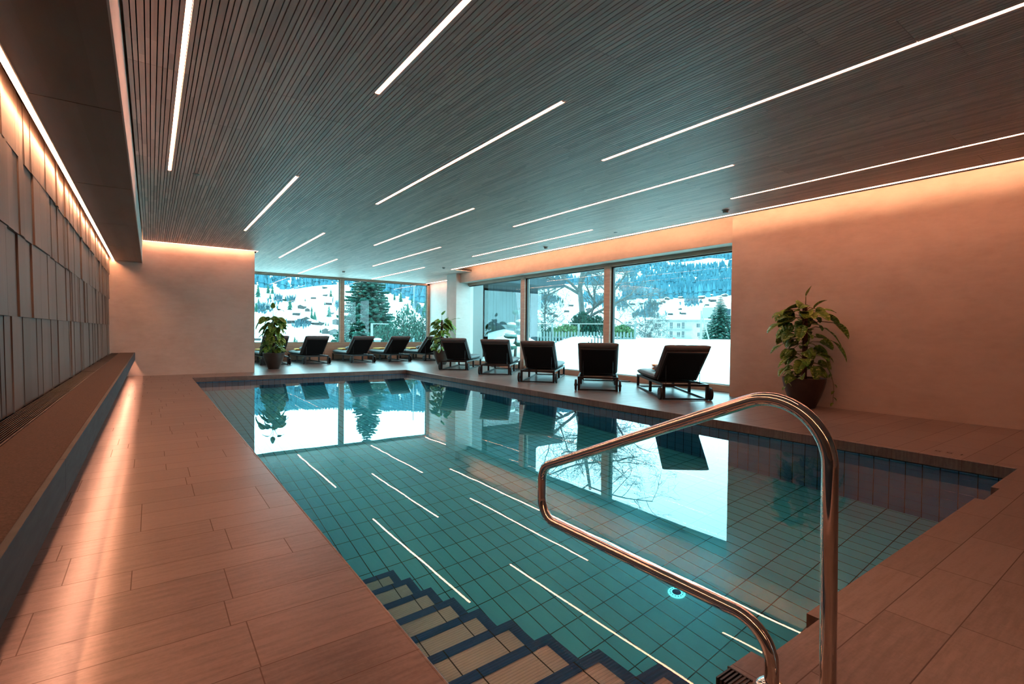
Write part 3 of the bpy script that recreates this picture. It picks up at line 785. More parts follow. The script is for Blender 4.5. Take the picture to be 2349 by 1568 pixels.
# (height on pole, sideways, height of leaf base, length, width, direction, droop, depth)
make_plant((7.74, 3.42, 0), 'potted climbing plant with variegated leaves in a brown pot before the right plaster wall', (.285, .435), 1.74, 1.50,
  [(1.50, .00, 1.62, .17, .08, 75, .1, 0), (1.38, -.30, 1.40, .30, .16, 185, .35, -.05), (1.30, -.30, 1.24, .42, .22, 182, .45, -.08),
   (1.10, -.22, 1.02, .16, .11, 200, .4, 0), (1.0, -.36, .92, .26, .11, 200, .3, -.05), (1.40, .24, 1.42, .22, .13, 10, .4, 0),
   (1.30, .20, 1.34, .26, .17, -10, .5, -.1), (1.20, .40, 1.24, .34, .20, -20, .7, -.05), (1.12, .30, 1.16, .36, .15, -30, .5, 0),
   (1.02, .36, .98, .38, .17, -35, .7, -.08), (.95, .30, .82, .30, .15, -40, .8, .05), (1.36, -.08, 1.36, .22, .15, 150, .4, -.15),
   (1.22, -.12, 1.20, .26, .17, 240, .5, -.15), (.92, -.16, .86, .20, .09, 200, .3, 0), (.82, -.22, .74, .28, .09, 205, .3, 0),
   (.80, .18, .80, .26, .20, -70, .5, -.15), (.70, -.12, .70, .24, .17, 220, .6, -.18), (.66, .02, .62, .24, .16, -90, .4, -.2),
   (1.40, .06, 1.44, .20, .14, 60, .5, -.1), (.60, .28, .62, .22, .14, -50, .7, -.05), (.56, -.26, .58, .20, .14, 200, .6, 0)],
  60, lambda q: .34 - .20 * q, 5, trail=[(-.12, 0, [(.27, .45), (.33, .50), (.37, .36), (.38, .26), (.37, .17), (.37, .09)]), (-.2, 0, [(-.22, .44), (-.30, .46), (-.35, .38), (-.38, .32)])], lim=.30)
make_plant((2.69, 14.72, 0), 'potted climbing plant next to the plaster end wall, before the back window', (.27, .43), 1.79, 1.40,
  [(1.40, -.02, 1.62, .20, .12, 80, .5, 0), (1.38, -.10, 1.60, .20, .12, 170, .5, 0), (1.35, .12, 1.58, .22, .13, 20, .6, 0), (1.15, .12, 1.38, .34, .16, -15, .4, 0),
   (1.10, .10, 1.25, .40, .20, -35, .5, -.05), (1.05, -.22, 1.30, .34, .26, 195, 1.2, -.1), (1.0, -.10, 1.18, .38, .22, 240, .9, -.15), (.9, .12, 1.0, .30, .18, -55, .6, -.1),
   (.85, -.14, .98, .26, .18, 200, .5, -.1), (.8, .16, .85, .28, .16, -50, .6, 0), (.7, -.20, .66, .22, .14, 190, .6, 0), (.6, .18, .60, .24, .14, -20, .4, -.1),
   (1.2, -.08, 1.36, .24, .18, 230, .7, -.1), (1.25, .06, 1.42, .22, .16, -60, .6, -.1), (.7, .02, .9, .34, .26, -90, .6, -.18), (1.0, .0, 1.1, .32, .24, -95, .6, -.16)],
  76, lambda q: .30 - .14 * q, 9, trail=[(-.1, 0, [(-.22, .45), (-.30, .42), (-.35, .32), (-.30, .25)])])
make_plant((7.56, 14.32, 0), 'potted climbing plant beside the white pillar at the far corner of the pool deck', (.27, .43), 1.79, 1.42,
  [(1.42, .00, 1.58, .20, .10, 55, .2, 0), (1.38, .30, 1.42, .34, .10, 25, .3, 0), (1.30, .10, 1.36, .22, .14, 60, .4, 0), (1.20, .26, 1.26, .28, .20, -10, .6, 0),
   (1.10, .26, 1.14, .28, .16, -25, .5, 0), (1.25, -.20, 1.28, .28, .17, 185, .5, 0), (1.0, -.22, 1.08, .38, .22, 210, .8, -.05), (.9, .26, .88, .24, .13, -35, .6, 0),
   (.8, -.16, .80, .28, .18, 240, .6, -.1), (.7, -.2, .66, .24, .15, 205, .5, 0)],
  76, lambda q: .34 - .16 * q, 21)

# ------------------------------------------------------------------ small things on the ceiling and the floor
def detector(x, y, lab):
    t = thing('smoke_detector', lab, 'detector', (x, y, ZC), 0, 'ceiling smoke detectors')
    b = MB(); b.lathe([(.045, -.012), (.055, -.008), (.055, 0)], 28); b.build('base', 'detector_white', t, smooth=True, sharp=40)
    b = MB(); b.lathe([(.012, -.048), (.034, -.044), (.042, -.034), (.040, -.022), (.044, -.0125)], 28); b.build('cap', 'detector_white', t, smooth=True, sharp=40)
detector(7.12, 4.33, 'small ceiling smoke detector close to where the plaster wall meets the header')
detector(7.10, 8.59, 'small ceiling smoke detector above the middle of the sliding windows')
detector(7.03, 13.22, 'small ceiling smoke detector near the white pillar')
detector(5.02, 16.22, 'small ceiling smoke detector before the back window mullion')
for x, y, lab in ((7.10, 6.54, 'tiny round sprinkler cover in the ceiling between the two nearer smoke detectors'), (7.09, 11.32, 'tiny round sprinkler cover in the ceiling towards the pillar'), (.457, 7.30, 'tiny round sprinkler cover just past the end of the leftmost LED strip')):
    b = MB(); b.lathe([(.026, -.010), (.036, -.006), (.036, 0)], 20, (x, y, ZC)); tag(b.build('sprinkler_cover', 'detector_white', smooth=True, sharp=40), lab, 'sprinkler', 'sprinkler covers')
for x, y, rz, lab in ((8.40, 7.45, 0, 'small flat grey plate on the deck at the foot of the sliding window'), (8.42, 12.5, 0, 'small flat grey plate on the deck by the far sliding window')):
    b = MB(); b.box(x - .05, x + .05, y - .16, y + .16, .001, .022); tag(b.build('floor_plate', 'grille_metal', bevel=.004), lab, 'plate', 'floor plates')
# ------------------------------------------------------------------ outside: ground, slopes, trees, houses
def fbm(x, y, s, o=4, seed=0.0): return noise.fractal(Vector((x / s + seed, y / s - seed, seed)), 1.0, 2.0, o)
def smooth(a, b, t): t = min(1, max(0, (t - a) / (b - a))); return t * t * (3 - 2 * t)
def ground_near(x, y):
    z = -.05 + .10 * fbm(x, y, 9, 2)
    if x > 8.7:
        # drift piled along the terrace on the window side
        d = x - 8.7
        az = math.degrees(atan2(x, y)); z = .06 + .03 * d + .46 * smooth(1.5, 7.5, d) * smooth(38.8, 43.2, az) * (1 + .12 * math.exp(-((az - 44) / 2.2) ** 2)) + .10 * fbm(x, y, 3.0, 2) * smooth(1, 5, d)
        z -= 1.2 * smooth(9, 22, d) * smooth(5, 30, y)
        z -= .5 * smooth(14, 40, d)
        z += 1.05 * math.exp(-((x - 11.0) / 1.6) ** 2 - ((y - 15.8) / 1.6) ** 2) * smooth(8.9, 9.8, x)
    elif y > 18.5:
        z = .10 + .05 * fbm(x, y, 4, 2) - 1.5 * smooth(2, 25, y - 18.5)
    return z
def ground_far(x, y):
    d = hypot(x, y); az = atan2(x, y)
    z = -1.6 - 6.4 * smooth(60, 330, d)
    ridge = 1.0 + .10 * fbm(az * 3, 1.7, 1, 3, 4.0)
    t = max(0, d - 400)
    z += ridge * (.235 * t * (1 - .00014 * t)) * smooth(0, 90, t) if t < 2600 else ridge * 0.0
    k = smooth(380, 900, d)
    z += k * (26 * fbm(x, y, 330, 4, 2.3) + 6 * fbm(x, y, 80, 3, 8.1))
    return z
def ground(x, y):
    d = hypot(x, y); k = smooth(26, 60, d)
    return ground_near(x, y) * (1 - k) + ground_far(x, y) * k
def ray(px, py): return (F_ + R_ * ((px - 1174.5) / F_PX) + U_ * ((784 - py) / F_PX)).normalized()
def ground_hit(px, py, dmin=60, dmax=2600):
    d = ray(px, py); h = hypot(d.x, d.y); t = dmin
    while t < dmax:
        x, y, z = d.x / h * t, d.y / h * t, EYE + d.z / h * t
        if ground(x, y) >= z: return Vector((x, y, ground(x, y)))
        t *= 1.006
    return None
def at(px, dist): 
    """the point on the ground at this bearing and distance from the viewer"""
    d = ray(px, 760); h = hypot(d.x, d.y); x, y = d.x / h * dist, d.y / h * dist
    return Vector((x, y, ground(x, y)))
# near ground as grids, far slopes as a fan
b = MB()
def grid(x0, x1, y0, y1, nx, ny, fn):
    k = len(b.v)
    for j in range(ny + 1):
        for i in range(nx + 1): x = x0 + (x1 - x0) * i / nx; y = y0 + (y1 - y0) * j / ny; b.v.append((x, y, fn(x, y)))
    for j in range(ny):
        for i in range(nx): a = k + j * (nx + 1) + i; b.face([a, a + 1, a + nx + 2, a + nx + 1])
grid(8.70, 48, -40, 15.2, 80, 100, ground)
grid(9.52, 48, 15.2, 60, 80, 90, ground)
grid(-40, 9.52, 18.52, 60, 80, 70, ground)
S(b.build('ground_snow', 'snow', smooth=True))
b = MB(); NA, NR = 220, 150; k = 0
for j in range(NR + 1):
    d = 44 * (2900 / 44) ** (j / NR)
    for i in range(NA + 1):
        az = radians(-35 + 150 * i / NA); x, y = d * sin(az), d * cos(az); b.v.append((x, y, ground(x, y) - (.6 if j < 3 else 0)))
for j in range(NR):
    for i in range(NA): a = j * (NA + 1) + i; b.face([a, a + 1, a + NA + 2, a + NA + 1])
S(b.build('hills', 'snow', smooth=True))

# forest on the upper slopes: nobody could count it
fr = random.Random(3); b = MB()
def cone_tree(b, x, y, z, h, r, n=5, tiers=2, ph=0.0):
    for k in range(tiers):
        zb = z + h * (.05 + .40 * k / max(1, tiers - 1) if tiers > 1 else .05); zt = z + h * (1.0 if k == tiers - 1 else .72 + .1 * k); rr = r * (1 - .32 * k)
        kk = len(b.v); b.v.append((x, y, zt))
        for i in range(n): a = 2 * pi * i / n + ph + k; b.v.append((x + rr * cos(a), y + rr * sin(a), zb))
        for i in range(n): b.face([kk, kk + 1 + i, kk + 1 + (i + 1) % n])
cnt = 0
for _ in range(200000):
    az = radians(fr.uniform(2, 68)); d = 470 + 1650 * fr.random() ** .8
    x, y = d * sin(az), d * cos(az); z = ground(x, y); el = (z - EYE) / d
    deg = math.degrees(az)
    lo = (.056 if deg < 32 else .094) + .060 * fbm(x, y, 240, 3, 5.0)
    m_ = fbm(x, y, 190, 3, 1.0)
    if el < lo or el > .19 + .05 * m_ or m_ < -.38: continue
    cone_tree(b, x, y, z - 1, fr.uniform(11, 19), fr.uniform(2.8, 4.4), 5, 2, fr.random() * 6); cnt += 1
    if cnt > 24000: break
tag(b.build('forest', 'hazy_forest_needles'), 'blue green conifer forest covering the upper mountain slopes', 'forest', kind='stuff')
# bushes and leafless copses on the lower slope
b = MB()
for (cx, cy_, n_, sx, sy) in ((605, 712, 60, 20, 12), (637, 690, 36, 10, 8), (668, 690, 20, 10, 6), (780, 705, 40, 14, 9), (690, 748, 46, 20, 6), (972, 720, 40, 14, 10), (955, 705, 30, 8, 9),
                              (1420, 700, 90, 24, 16), (1493, 710, 80, 18, 14), (1585, 697, 60, 18, 8), (1255, 690, 90, 30, 10), (1370, 695, 100, 24, 12), (1575, 672, 40, 16, 5), (1440, 665, 60, 20, 10), (1480, 725, 80, 26, 6)):
    for _ in range(n_):
        p = ground_hit(cx + fr.gauss(0, sx * .5), cy_ + fr.gauss(0, sy * .5))
        if p is None: continue
        s_ = p.length / 800 * fr.uniform(3, 6)
        for q in range(7):
            a = fr.uniform(0, 2 * pi); hh = s_ * fr.uniform(.8, 2.0); r_ = s_ * fr.uniform(.2, .7); w_ = s_ * .09
            b.tri((p.x + w_, p.y - w_, p.z), (p.x - w_, p.y + w_, p.z), (p.x + r_ * cos(a), p.y + r_ * sin(a), p.z + hh))
            b.tri((p.x + r_ * cos(a), p.y + r_ * sin(a), p.z + hh), (p.x + r_ * cos(a) * .4, p.y + r_ * sin(a) * .4 + w_ * 3, p.z + hh * .6), (p.x, p.y, p.z + hh * .3))
tag(b.build('undergrowth', 'bush_twigs'), 'grey blue leafless bushes scattered in clumps over the snowy slope', 'bushes', kind='stuff')

# single conifers on the slope: each its own object
def slope_conifer_mesh(seed):
    r_ = random.Random(seed); b = MB(); n = 9
    for k in range(7):
        t = k / 7; rr = .24 * (1 - t) ** .85 + .02; zb = .06 + .88 * t; kk = len(b.v); b.v.append((0, 0, min(1, zb + .26)))
        for i in range(n): a = 2 * pi * i / n + k * .7; q = rr * (1.0 if i % 2 else .62) * r_.uniform(.85, 1.15); b.v.append((q * cos(a), q * sin(a), zb - .02 * (i % 2)))
        for i in range(n): b.face([kk, kk + 1 + i, kk + 1 + (i + 1) % n])
    return b
protos = []
def slope_tree(px, py, hpx, lab, grp, dist=None):
    p = ground_hit(px, py) if dist is None else at(px, dist)
    if p is None: return
    h = 1.3 * hpx / F_PX * hypot(p.x, p.y)
    k = len(protos)
    if k < 3:
        t = thing('slope_conifer', lab, 'tree', p, 0, grp); b = slope_conifer_mesh(k); b.build('crown', 'needles', t); b2 = MB(); b2.tube([(0, 0, 0), (0, 0, .12)], .02, 6); b2.build('trunk', 'bark', t); protos.append(t); o = t
    else:
        o = copy_tree(protos[(int(px) * 7 + int(py)) % 3]); protos.append(o) if False else None
        tag(o, lab, 'tree', grp); o.location = p
    o.scale = (h, h, h); o.location.z -= .03 * h; o.rotation_euler.z = (px * 1.7) % 6.28
gl = 'conifers on the slope in the back window'; gr_ = 'conifers on the slope in the sliding windows'
LT = 'small blue green conifer on the slope in the back window left pane'
for px, py, h in ((592, 681, 20), (615, 673, 16), (625, 674, 14), (620, 686, 10), (655, 691, 9), (665, 711, 20), (715, 716, 10), (755, 727, 20), (715, 740, 20), (722, 742, 21), (759, 680, 13),
                  (593, 700, 12), (588, 716, 16), (730, 746, 7), (747, 747, 7), (753, 749, 6), (735, 764, 8), (770, 767, 9), (700, 692, 6), (745, 700, 6)):
    slope_tree(px, py, h, LT, gl)
for px, py, h, lab in ((676, 786, 16, 'dark conifer low in the snow, taller of a pair in the back window'), (681, 786, 12, 'dark conifer low in the snow, shorter of a pair in the back window'),
                       (718, 775, 14, 'single dark conifer low in the snow right behind a lounger back')):
    slope_tree(px, py, h, lab, None, dist=150)
LR = 'small blue green conifer on the slope in the back window right pane'
for px, py, h in ((935, 722, 22), (919, 692, 18), (945, 700, 14), (957, 716, 16), (975, 724, 28), (905, 688, 12), (962, 712, 12)): slope_tree(px, py, h, LR, gl)
LW = 'small conifer on the snowy slope seen through the sliding windows'
for px, py, h in ((1280, 690, 11), (1291, 694, 9), (1493, 648, 14), (1499, 650, 12), (1512, 642, 9), (1543, 650, 8), (1548, 648, 9), (1605, 650, 8), (1660, 655, 8), (1616, 712, 10), (1564, 655, 14), (1570, 656, 12), (1640, 640, 8),
                  (1487, 650, 16), (1670, 668, 12), (1655, 664, 12), (1645, 650, 8), (1440, 640, 12), (1450, 645, 10), (1230, 690, 10), (1245, 684, 12), (1560, 720, 6), (1666, 620, 9), (1672, 618, 10), (1636, 625, 8)): slope_tree(px, py, h, LW, gr_)

# chalets
def make_chalet():
    t = thing('chalet', 'x', 'house')
    b = MB(); b.box(-.5, .5, -.4, .4, -.4, .34)
    b.v += [(-.5, -.4, .34), (-.5, .4, .34), (-.5, 0, .56), (.5, -.4, .34), (.5, .4, .34), (.5, 0, .56)]; k = len(b.v) - 6; b.face([k, k + 2, k + 1]); b.face([k + 3, k + 4, k + 5]); b.build('walls', 'chalet_wall', t)
    b = MB()
    for s in (-1, 1):
        b.v += [(-.6, 0, .58), (.6, 0, .58), (.6, s * .55, .31), (-.6, s * .55, .31), (-.6, 0, .66), (.6, 0, .66), (.6, s * .55, .39), (-.6, s * .55, .39)]; k = len(b.v) - 8
        for q in ((0, 1, 2, 3), (4, 5, 6, 7), (0, 1, 5, 4), (1, 2, 6, 5), (2, 3, 7, 6), (3, 0, 4, 7)): b.face([k + i for i in q])
    b.build('snowy_roof', 'snow', t)
    for x in (-.28, 0, .28):
        b = MB(); b.box(x - .05, x + .05, -.405, -.398, .05, .20); b.build('window', 'window_dark', t)
    b = MB(); b.box(-.54, .54, -.50, -.39, -.02, .02); b.build('balcony', 'chalet_wall', t)
    return t
ch0 = make_chalet(); used = [False]
def chalet(px, py, wpx, lab, grp, rz=None):
    p = ground_hit(px, py, 150)
    if p is None: return
    o = ch0 if not used[0] else copy_tree(ch0); used[0] = True
    s_ = wpx / F_PX * hypot(p.x, p.y) / .95; o.location = p; o.scale = (s_, s_, s_ * .85); face = -atan2(p.x, p.y)
    o.rotation_euler.z = face + (rz if rz is not None else ((px * 37) % 7 - 3) * .16 + (pi / 2 if int(px) % 3 == 0 else 0)); tag(o, lab, 'house', grp)
A1, A2 = 'chalets on the slope in the back window', 'chalets on the slope in the sliding windows'
CL = 'small snow roofed chalet on the slope in the left pane of the back window'
for px, py, wd in ((667, 740, 14), (696, 739, 20), (715, 741, 14), (693, 708, 14), (705, 713, 11), (680, 723, 13), (754, 699, 12), (719, 685, 10), (746, 679, 8), (766, 652, 9), (745, 662, 8),
                   (774, 742, 18), (735, 745, 13), (747, 764, 18), (765, 765, 20), (589, 780, 14), (599, 658, 10), (655, 690, 8), (760, 720, 9), (725, 744, 12)): chalet(px, py, wd, CL, A1)
CW = 'small snow roofed chalet on the slope seen through the sliding windows'
for px, py, wd in ((1458, 652, 5), (1501, 658, 8), (1514, 660, 8), (1482, 666, 6), (1484, 671, 6), (1495, 666, 5), (1536, 667, 8), (1562, 663, 10), (1588, 652, 6), (1596, 671, 8), (1612, 659, 6), (1619, 666, 6), (1540, 678, 9), (1550, 678, 7),
                   (1530, 688, 9), (1521, 694, 10), (1515, 698, 7), (1561, 684, 7), (1610, 685, 10), (1634, 692, 12), (1608, 694, 7), (1627, 680, 10), (1662, 680, 9), (1560, 710, 7), (1567, 721, 10), (1538, 722, 10), (1451, 699, 10),
                   (1471, 699, 8), (1505, 680, 7), (1590, 670, 7), (1264, 722, 12), (1275, 726, 11), (1350, 713, 12), (1310, 702, 10), (1225, 700, 12), (1300, 715, 11), (1330, 722, 10), (1622, 700, 8), (1503, 711, 7), (1575, 700, 7)): chalet(px, py, wd, CW, A2)

# ---- trees near the building
def spruce(name, label, loc, H, Rm, seed, m='needles', whorls=30, snowy=.3, twigs=9, grp=None, droop=.25):
    r_ = random.Random(seed); t = thing(name, label, 'tree', loc, 0, grp)
    b = MB(); b.tube([(0, 0, 0), (0, 0, H * .5), (0, 0, H * .98)], [H * .018, H * .012, H * .002], 10); b.build('trunk', 'bark', t, smooth=True)
    fo = MB(); sn = MB()
    for k in range(whorls):
        q = k / (whorls - 1); z = H * (.08 + .90 * q); R_w = Rm * (1 - q) ** .72 * r_.uniform(.82, 1.12) + .04 * Rm
        nb = max(5, int(15 - 8 * q))
        for i in range(nb):
            a = 2 * pi * (i + .5 * (k % 2)) / nb + r_.uniform(-.2, .2); L = R_w * r_.uniform(.75, 1.08)
            d = Vector((cos(a), sin(a), 0)); s_ = Vector((-sin(a), cos(a), 0)); pp = []
            for j in range(twigs + 1):
                u = j / twigs; pp.append(Vector((0, 0, z)) + d * (L * u) + Vector((0, 0, -droop * L * u * u + .12 * L * u - .0)))
            for j in range(1, twigs + 1):
                u = j / twigs; tw = L * .30 * (1.15 - u) + .05 * L; th = .05 * L + .02 * Rm
                for sg in (-1, 1):
                    e = pp[j] + s_ * (sg * tw) + d * (tw * .55) + Vector((0, 0, -tw * .30 + r_.uniform(-.03, .03) * L))
                    a0, a1 = pp[j - 1], pp[j]
                    fo.quad(a0, a1, e + Vector((0, 0, .0)), a0 + (e - a0) * .55 + Vector((0, 0, -th)))
                    fo.tri(a1 + Vector((0, 0, -th * .8)), e, a1 + s_ * (sg * tw * .2) + Vector((0, 0, th * .35)))
                    if r_.random() < snowy: 
                        up = Vector((0, 0, .035 * L + .02)); sn.quad(a0 + up, a1 + up, a1 + (e - a1) * .55 + up, a0 + (e - a0) * .40 + up)
    fo.build('foliage', m, t)
    if sn.f: sn.build('snow_on_branches', 'snow', t)
    return t
def top_at(px, py, dist):
    d = ray(px, py); return EYE + d.z / hypot(d.x, d.y) * dist
p = at(843, 52); H = top_at(849, 762 - 252, 52) * 1.0 - p.z
spruce('spruce_tree', 'large dark spruce filling the right pane of the back window', p, top_at(846, 540, 52) - p.z, 3.0, 5, whorls=40, snowy=.25, twigs=11, droop=.05)
p = at(1652, 62); spruce('spruce_tree', 'dark conical conifer at the right end of the sliding windows, beside the hotel', p, top_at(1652, 676, 62) - p.z, 2.2, 9, whorls=38, snowy=.25, droop=.12)
p = at(1618, 70); spruce('spruce_tree', 'shorter conifer between the hotel and the tall conical one', p, top_at(1618, 738, 70) - p.z, 1.25, 12, whorls=20, snowy=.3)
def pine_bush(label, px, dist, pyt, Rm, seed, m, grp=None, n=900, cand=.9):
    r_ = random.Random(seed); p = at(px, dist); H = top_at(px, pyt, dist) - p.z
    t = thing('mountain_pine', label, 'bush', p, 0, grp); st_ = MB(); fo = MB()
    for k in range(9): a = r_.uniform(0, 6.28); q = r_.uniform(.2, .75) * Rm; st_.tube([(0, 0, 0), (q * .5 * cos(a), q * .5 * sin(a), H * .4), (q * cos(a), q * sin(a), H * r_.uniform(.6, .9))], [.04, .03, .01], 5)
    for k in range(int(n * 1.6)):
        a = r_.uniform(0, 6.28); u = r_.random() ** .5; rr = Rm * u * r_.uniform(.7, 1.0); hz = H * (1 - .45 * u * u) * r_.uniform(.1, 1.0)
        c = Vector((rr * cos(a), rr * sin(a), hz)); L = r_.uniform(.08, .20) * cand * (1 + .05 * dist / 10)
        for j in range(5):
            b_ = r_.uniform(0, 6.28); d = Vector((cos(b_) * .55, sin(b_) * .55, 1)); e = c + d.normalized() * L; s_ = Vector((-sin(b_), cos(b_), 0)) * L * .18
            fo.tri(c - s_, c + s_, e)
    st_.build('stems', 'bark', t); fo.build('foliage', m, t); return t
PB = 'mountain pines outside the windows'
pine_bush('bushy mountain pine right of the large spruce, tallest of those in the back window', 930, 33, 700, 1.15, 3, 'needles_frosted', PB)
pine_bush('mountain pine at the right edge of the back window', 974, 34, 722, .95, 4, 'needles_frosted', PB, 700)
pine_bush('low frosted mountain pine in front of the large spruce', 885, 36, 745, 1.2, 6, 'needles_frosted', PB, 600)
pine_bush('dark green mountain pine below the bare tree behind the picket fence', 1335, 29, 716, .80, 7, 'needles', PB, 800)
pine_bush('dark green mountain pine right of the bare tree trunk behind the fence', 1368, 29, 724, .65, 8, 'needles', PB, 500)
pine_bush('frosted pine at the left end of the picket fence', 1226, 29, 724, .65, 9, 'needles_frosted', PB, 500)
pine_bush('low yellow green hedge bush behind the fence, left of the sliding window mullion', 1300, 28, 745, .85, 10, 'needles_light', PB, 600)
pine_bush('yellow green hedge bush behind the fence, right of the sliding window mullion', 1428, 28, 747, .70, 11, 'needles_light', PB, 600)
pine_bush('low frosted bush in the middle behind the picket fence', 1268, 29, 752, .7, 12, 'needles_frosted', PB, 400)

def bare_tree(label, px, dist, pyt, seed, spread=1.0, trunk=.16):
    r_ = random.Random(seed); p = at(px, dist); H = top_at(px, pyt, dist) - p.z
    t = thing('bare_tree', label, 'tree', p, 0); b = MB(); tw = MB()
    def grow(p0, d, L, r, lev):
        pts = [p0]; n = 5; q = p0; dd = d
        for i in range(n):
            dd = (dd + Vector((r_.gauss(0, .16), r_.gauss(0, .16), r_.gauss(.02, .10)))).normalized(); q = q + dd * (L / n); pts.append(q)
        (b if lev < 3 else tw).tube(pts, [r * (1 - .55 * i / n) for i in range(n + 1)], 7 if lev < 2 else (5 if lev < 3 else 3), cap=False)
        if lev >= 5: return
        nb = (15, 8, 5, 4, 2)[lev]
        for i in range(nb):
            u = (.13 + .87 * r_.random() ** 1.5) if lev == 0 else r_.uniform(.25, 1.0); k = min(n - 1, int(u * n)); o0 = pts[k] + (pts[k + 1] - pts[k]) * (u * n - k)
            ax = Vector((r_.gauss(0, 1), r_.gauss(0, 1), r_.gauss(0, .35))); ax = (ax - dd * ax.dot(dd)).normalized()
            nd = (dd * r_.uniform(.25, .8) + ax * r_.uniform(.8, 1.1) * (spread if lev == 0 else 1)).normalized()
            if lev == 0: nd = (nd + Vector((0, 0, -.10))).normalized()
            grow(o0, nd, L * r_.uniform(.42, .62) * (1.0 if lev else .95), max(.008, r * (1 - .55 * u) * .60), lev + 1)
    grow(Vector((0, 0, 0)), Vector((0, 0, 1)), H, trunk, 0)
    b.build('trunk', 'bark_grey', t, smooth=True); tag(tw.build('twigs', 'bark_grey', t), kind='stuff'); return t
bare_tree('big leafless tree spreading wide above the picket fence', 1338, 31, 470, 4, 1.15, .20)
bare_tree('thin leafless tree at the left of the middle sliding window', 1258, 33, 640, 8, .8, .06)
bare_tree('small leafless tree beyond the end of the picket fence', 1480, 38, 700, 15, .8, .05)

# cloud pruned tree by the timber wall
p = Vector((9.95, 13.6, ground(9.95, 13.6)))
t = thing('cloud_pruned_tree', 'small cloud pruned tree with snow pads before the dark timber wall outside', 'tree', p)
b = MB(); b.tube([(0, 0, 0), (.06, .02, .6), (-.03, 0, 1.1), (.02, 0, 1.55)], [.05, .045, .03, .015], 8); b.build('trunk', 'bark', t, smooth=True)
def blob(b, c, rx, ry, rz_, seed, n=14):
    k = len(b.v)
    for j in range(n // 2 + 1):
        th = pi * j / (n // 2)
        for i in range(n): a = 2 * pi * i / n; v = Vector((sin(th) * cos(a), sin(th) * sin(a), cos(th))); s_ = 1 + .16 * noise.noise(v * 2.2 + Vector((seed, 0, 0))); b.v.append((c[0] + v.x * rx * s_, c[1] + v.y * ry * s_, c[2] + v.z * rz_ * s_))
    for j in range(n // 2):
        for i in range(n): i2 = (i + 1) % n; b.face([k + j * n + i, k + (j + 1) * n + i, k + (j + 1) * n + i2, k + j * n + i2])
pads = [(-.22, .0, .35, .24), (.24, .05, .45, .26), (-.20, 0, .72, .22), (.26, 0, .85, .24), (-.16, 0, 1.05, .18), (.20, 0, 1.15, .20), (.02, 0, 1.52, .13)]
for i, (x, y, z, r) in enumerate(pads):
    b = MB(); blob(b, (x, y, z), r, r, .085, i); o = b.build('foliage_pad', 'needles', t, smooth=True)
    if i < 6: b = MB(); blob(b, (x, y, z + .07), r * .85, r * .85, .07, i + 20); b.build('snow_cap', 'snow', o, smooth=True)

# picket fence, one thing with its pickets as parts
f0, f1 = at(1208, 25.5), at(1456, 24.0)
dv = Vector((f1.x - f0.x, f1.y - f0.y, 0)); L = dv.length; rz = atan2(dv.y, dv.x)
zt = 1.12; 
t = thing('picket_fence', 'grey weathered picket fence behind the snow drift outside the middle sliding window', 'fence', (f0.x, f0.y, 0), rz)
n_ = 35
pk = None
for i in range(n_):
    if pk is None:
        b = MB(); k = len(b.v); b.box(-.045, .045, -.012, .012, -1.3, .0); b.v[4:8] = [(-.045, -.012, -.05), (.045, -.012, -.05), (.045, .012, -.05), (-.045, .012, -.05)]
        b.v += [(-.02, -.012, 0), (.02, -.012, 0), (.02, .012, 0), (-.02, .012, 0)]; q = len(b.v) - 4; b.f.pop(1); b.t.pop(1); b.m.pop(1)
        for a, c in ((0, 1), (1, 2), (2, 3), (3, 0)): b.face([4 + a, 4 + c, q + c, q + a])
        b.face([q, q + 1, q + 2, q + 3]); pk = b.build('picket', 'fence_wood', t); o = pk
    else: o = pk.copy(); C.objects.link(o); o.parent = t
    o.location = (L * i / (n_ - 1), -.03, zt + .02 * sin(i * 2.3)); o.rotation_euler.z = 0; o.rotation_euler.y = .02 * sin(i * 5.1)
for z in (zt - .30, zt - .85): b = MB(); b.box(0, L, .0, .03, z - .04, z + .04); b.build('rail', 'fence_wood', t)
b = MB(); b.tube([(0, .03, zt + .38), (L, .03, zt + .38)], .012, 6); b.build('wire', 'aluminium', t)
for i in range(5): b = MB(); b.box(L * i / 4 - .04, L * i / 4 + .04, .03, .11, -.4, zt + .40); b.build('post', 'fence_wood', t)
# curved slatted fence near the small window
t = thing('slatted_gate', 'dark slatted garden gate outside the far sliding window, its top sloping down', 'gate', (12.3, 13.0, .0), radians(-40))
for i in range(9):
    b = MB(); h = .55 + .40 * smooth(0, 6, i); b.box(i * .11, i * .11 + .035, -.02, .02, -.3, h); b.build('slat', 'facade_timber', t)
b = MB(); b.box(0, .93, .02, .04, .10, .15); b.box(0, .93, .02, .04, .38, .42); b.build('rails', 'facade_timber', t)

# dark timber wing of the house
w_ = MB(); x = 9.52
r2 = random.Random(2)
while x < 13.0: x2 = min(13.0, x + r2.uniform(.10, .18)); w_.box(x + .003, x2 - .003, 16.2 + r2.uniform(0, .015), 16.3, .2, 5.0, r2.random()); x = x2
S(w_.build('wall_outside_timber', 'facade_timber'))
b = MB(); b.box(9.5, 13.0, 16.31, 16.6, -.3, 5.0); S(b.build('wall_outside_core', 'facade_timber'))
b = MB(); b.box(9.2, 13.3, 14.9, 16.6, 2.86, 3.10); S(b.build('roof_overhang', 'facade_timber'))
b = MB(); b.box(8.7, 9.20, 14.45, 15.2, -.2, 3.3); S(b.build('wall_outside_fin', 'concrete_grey'))

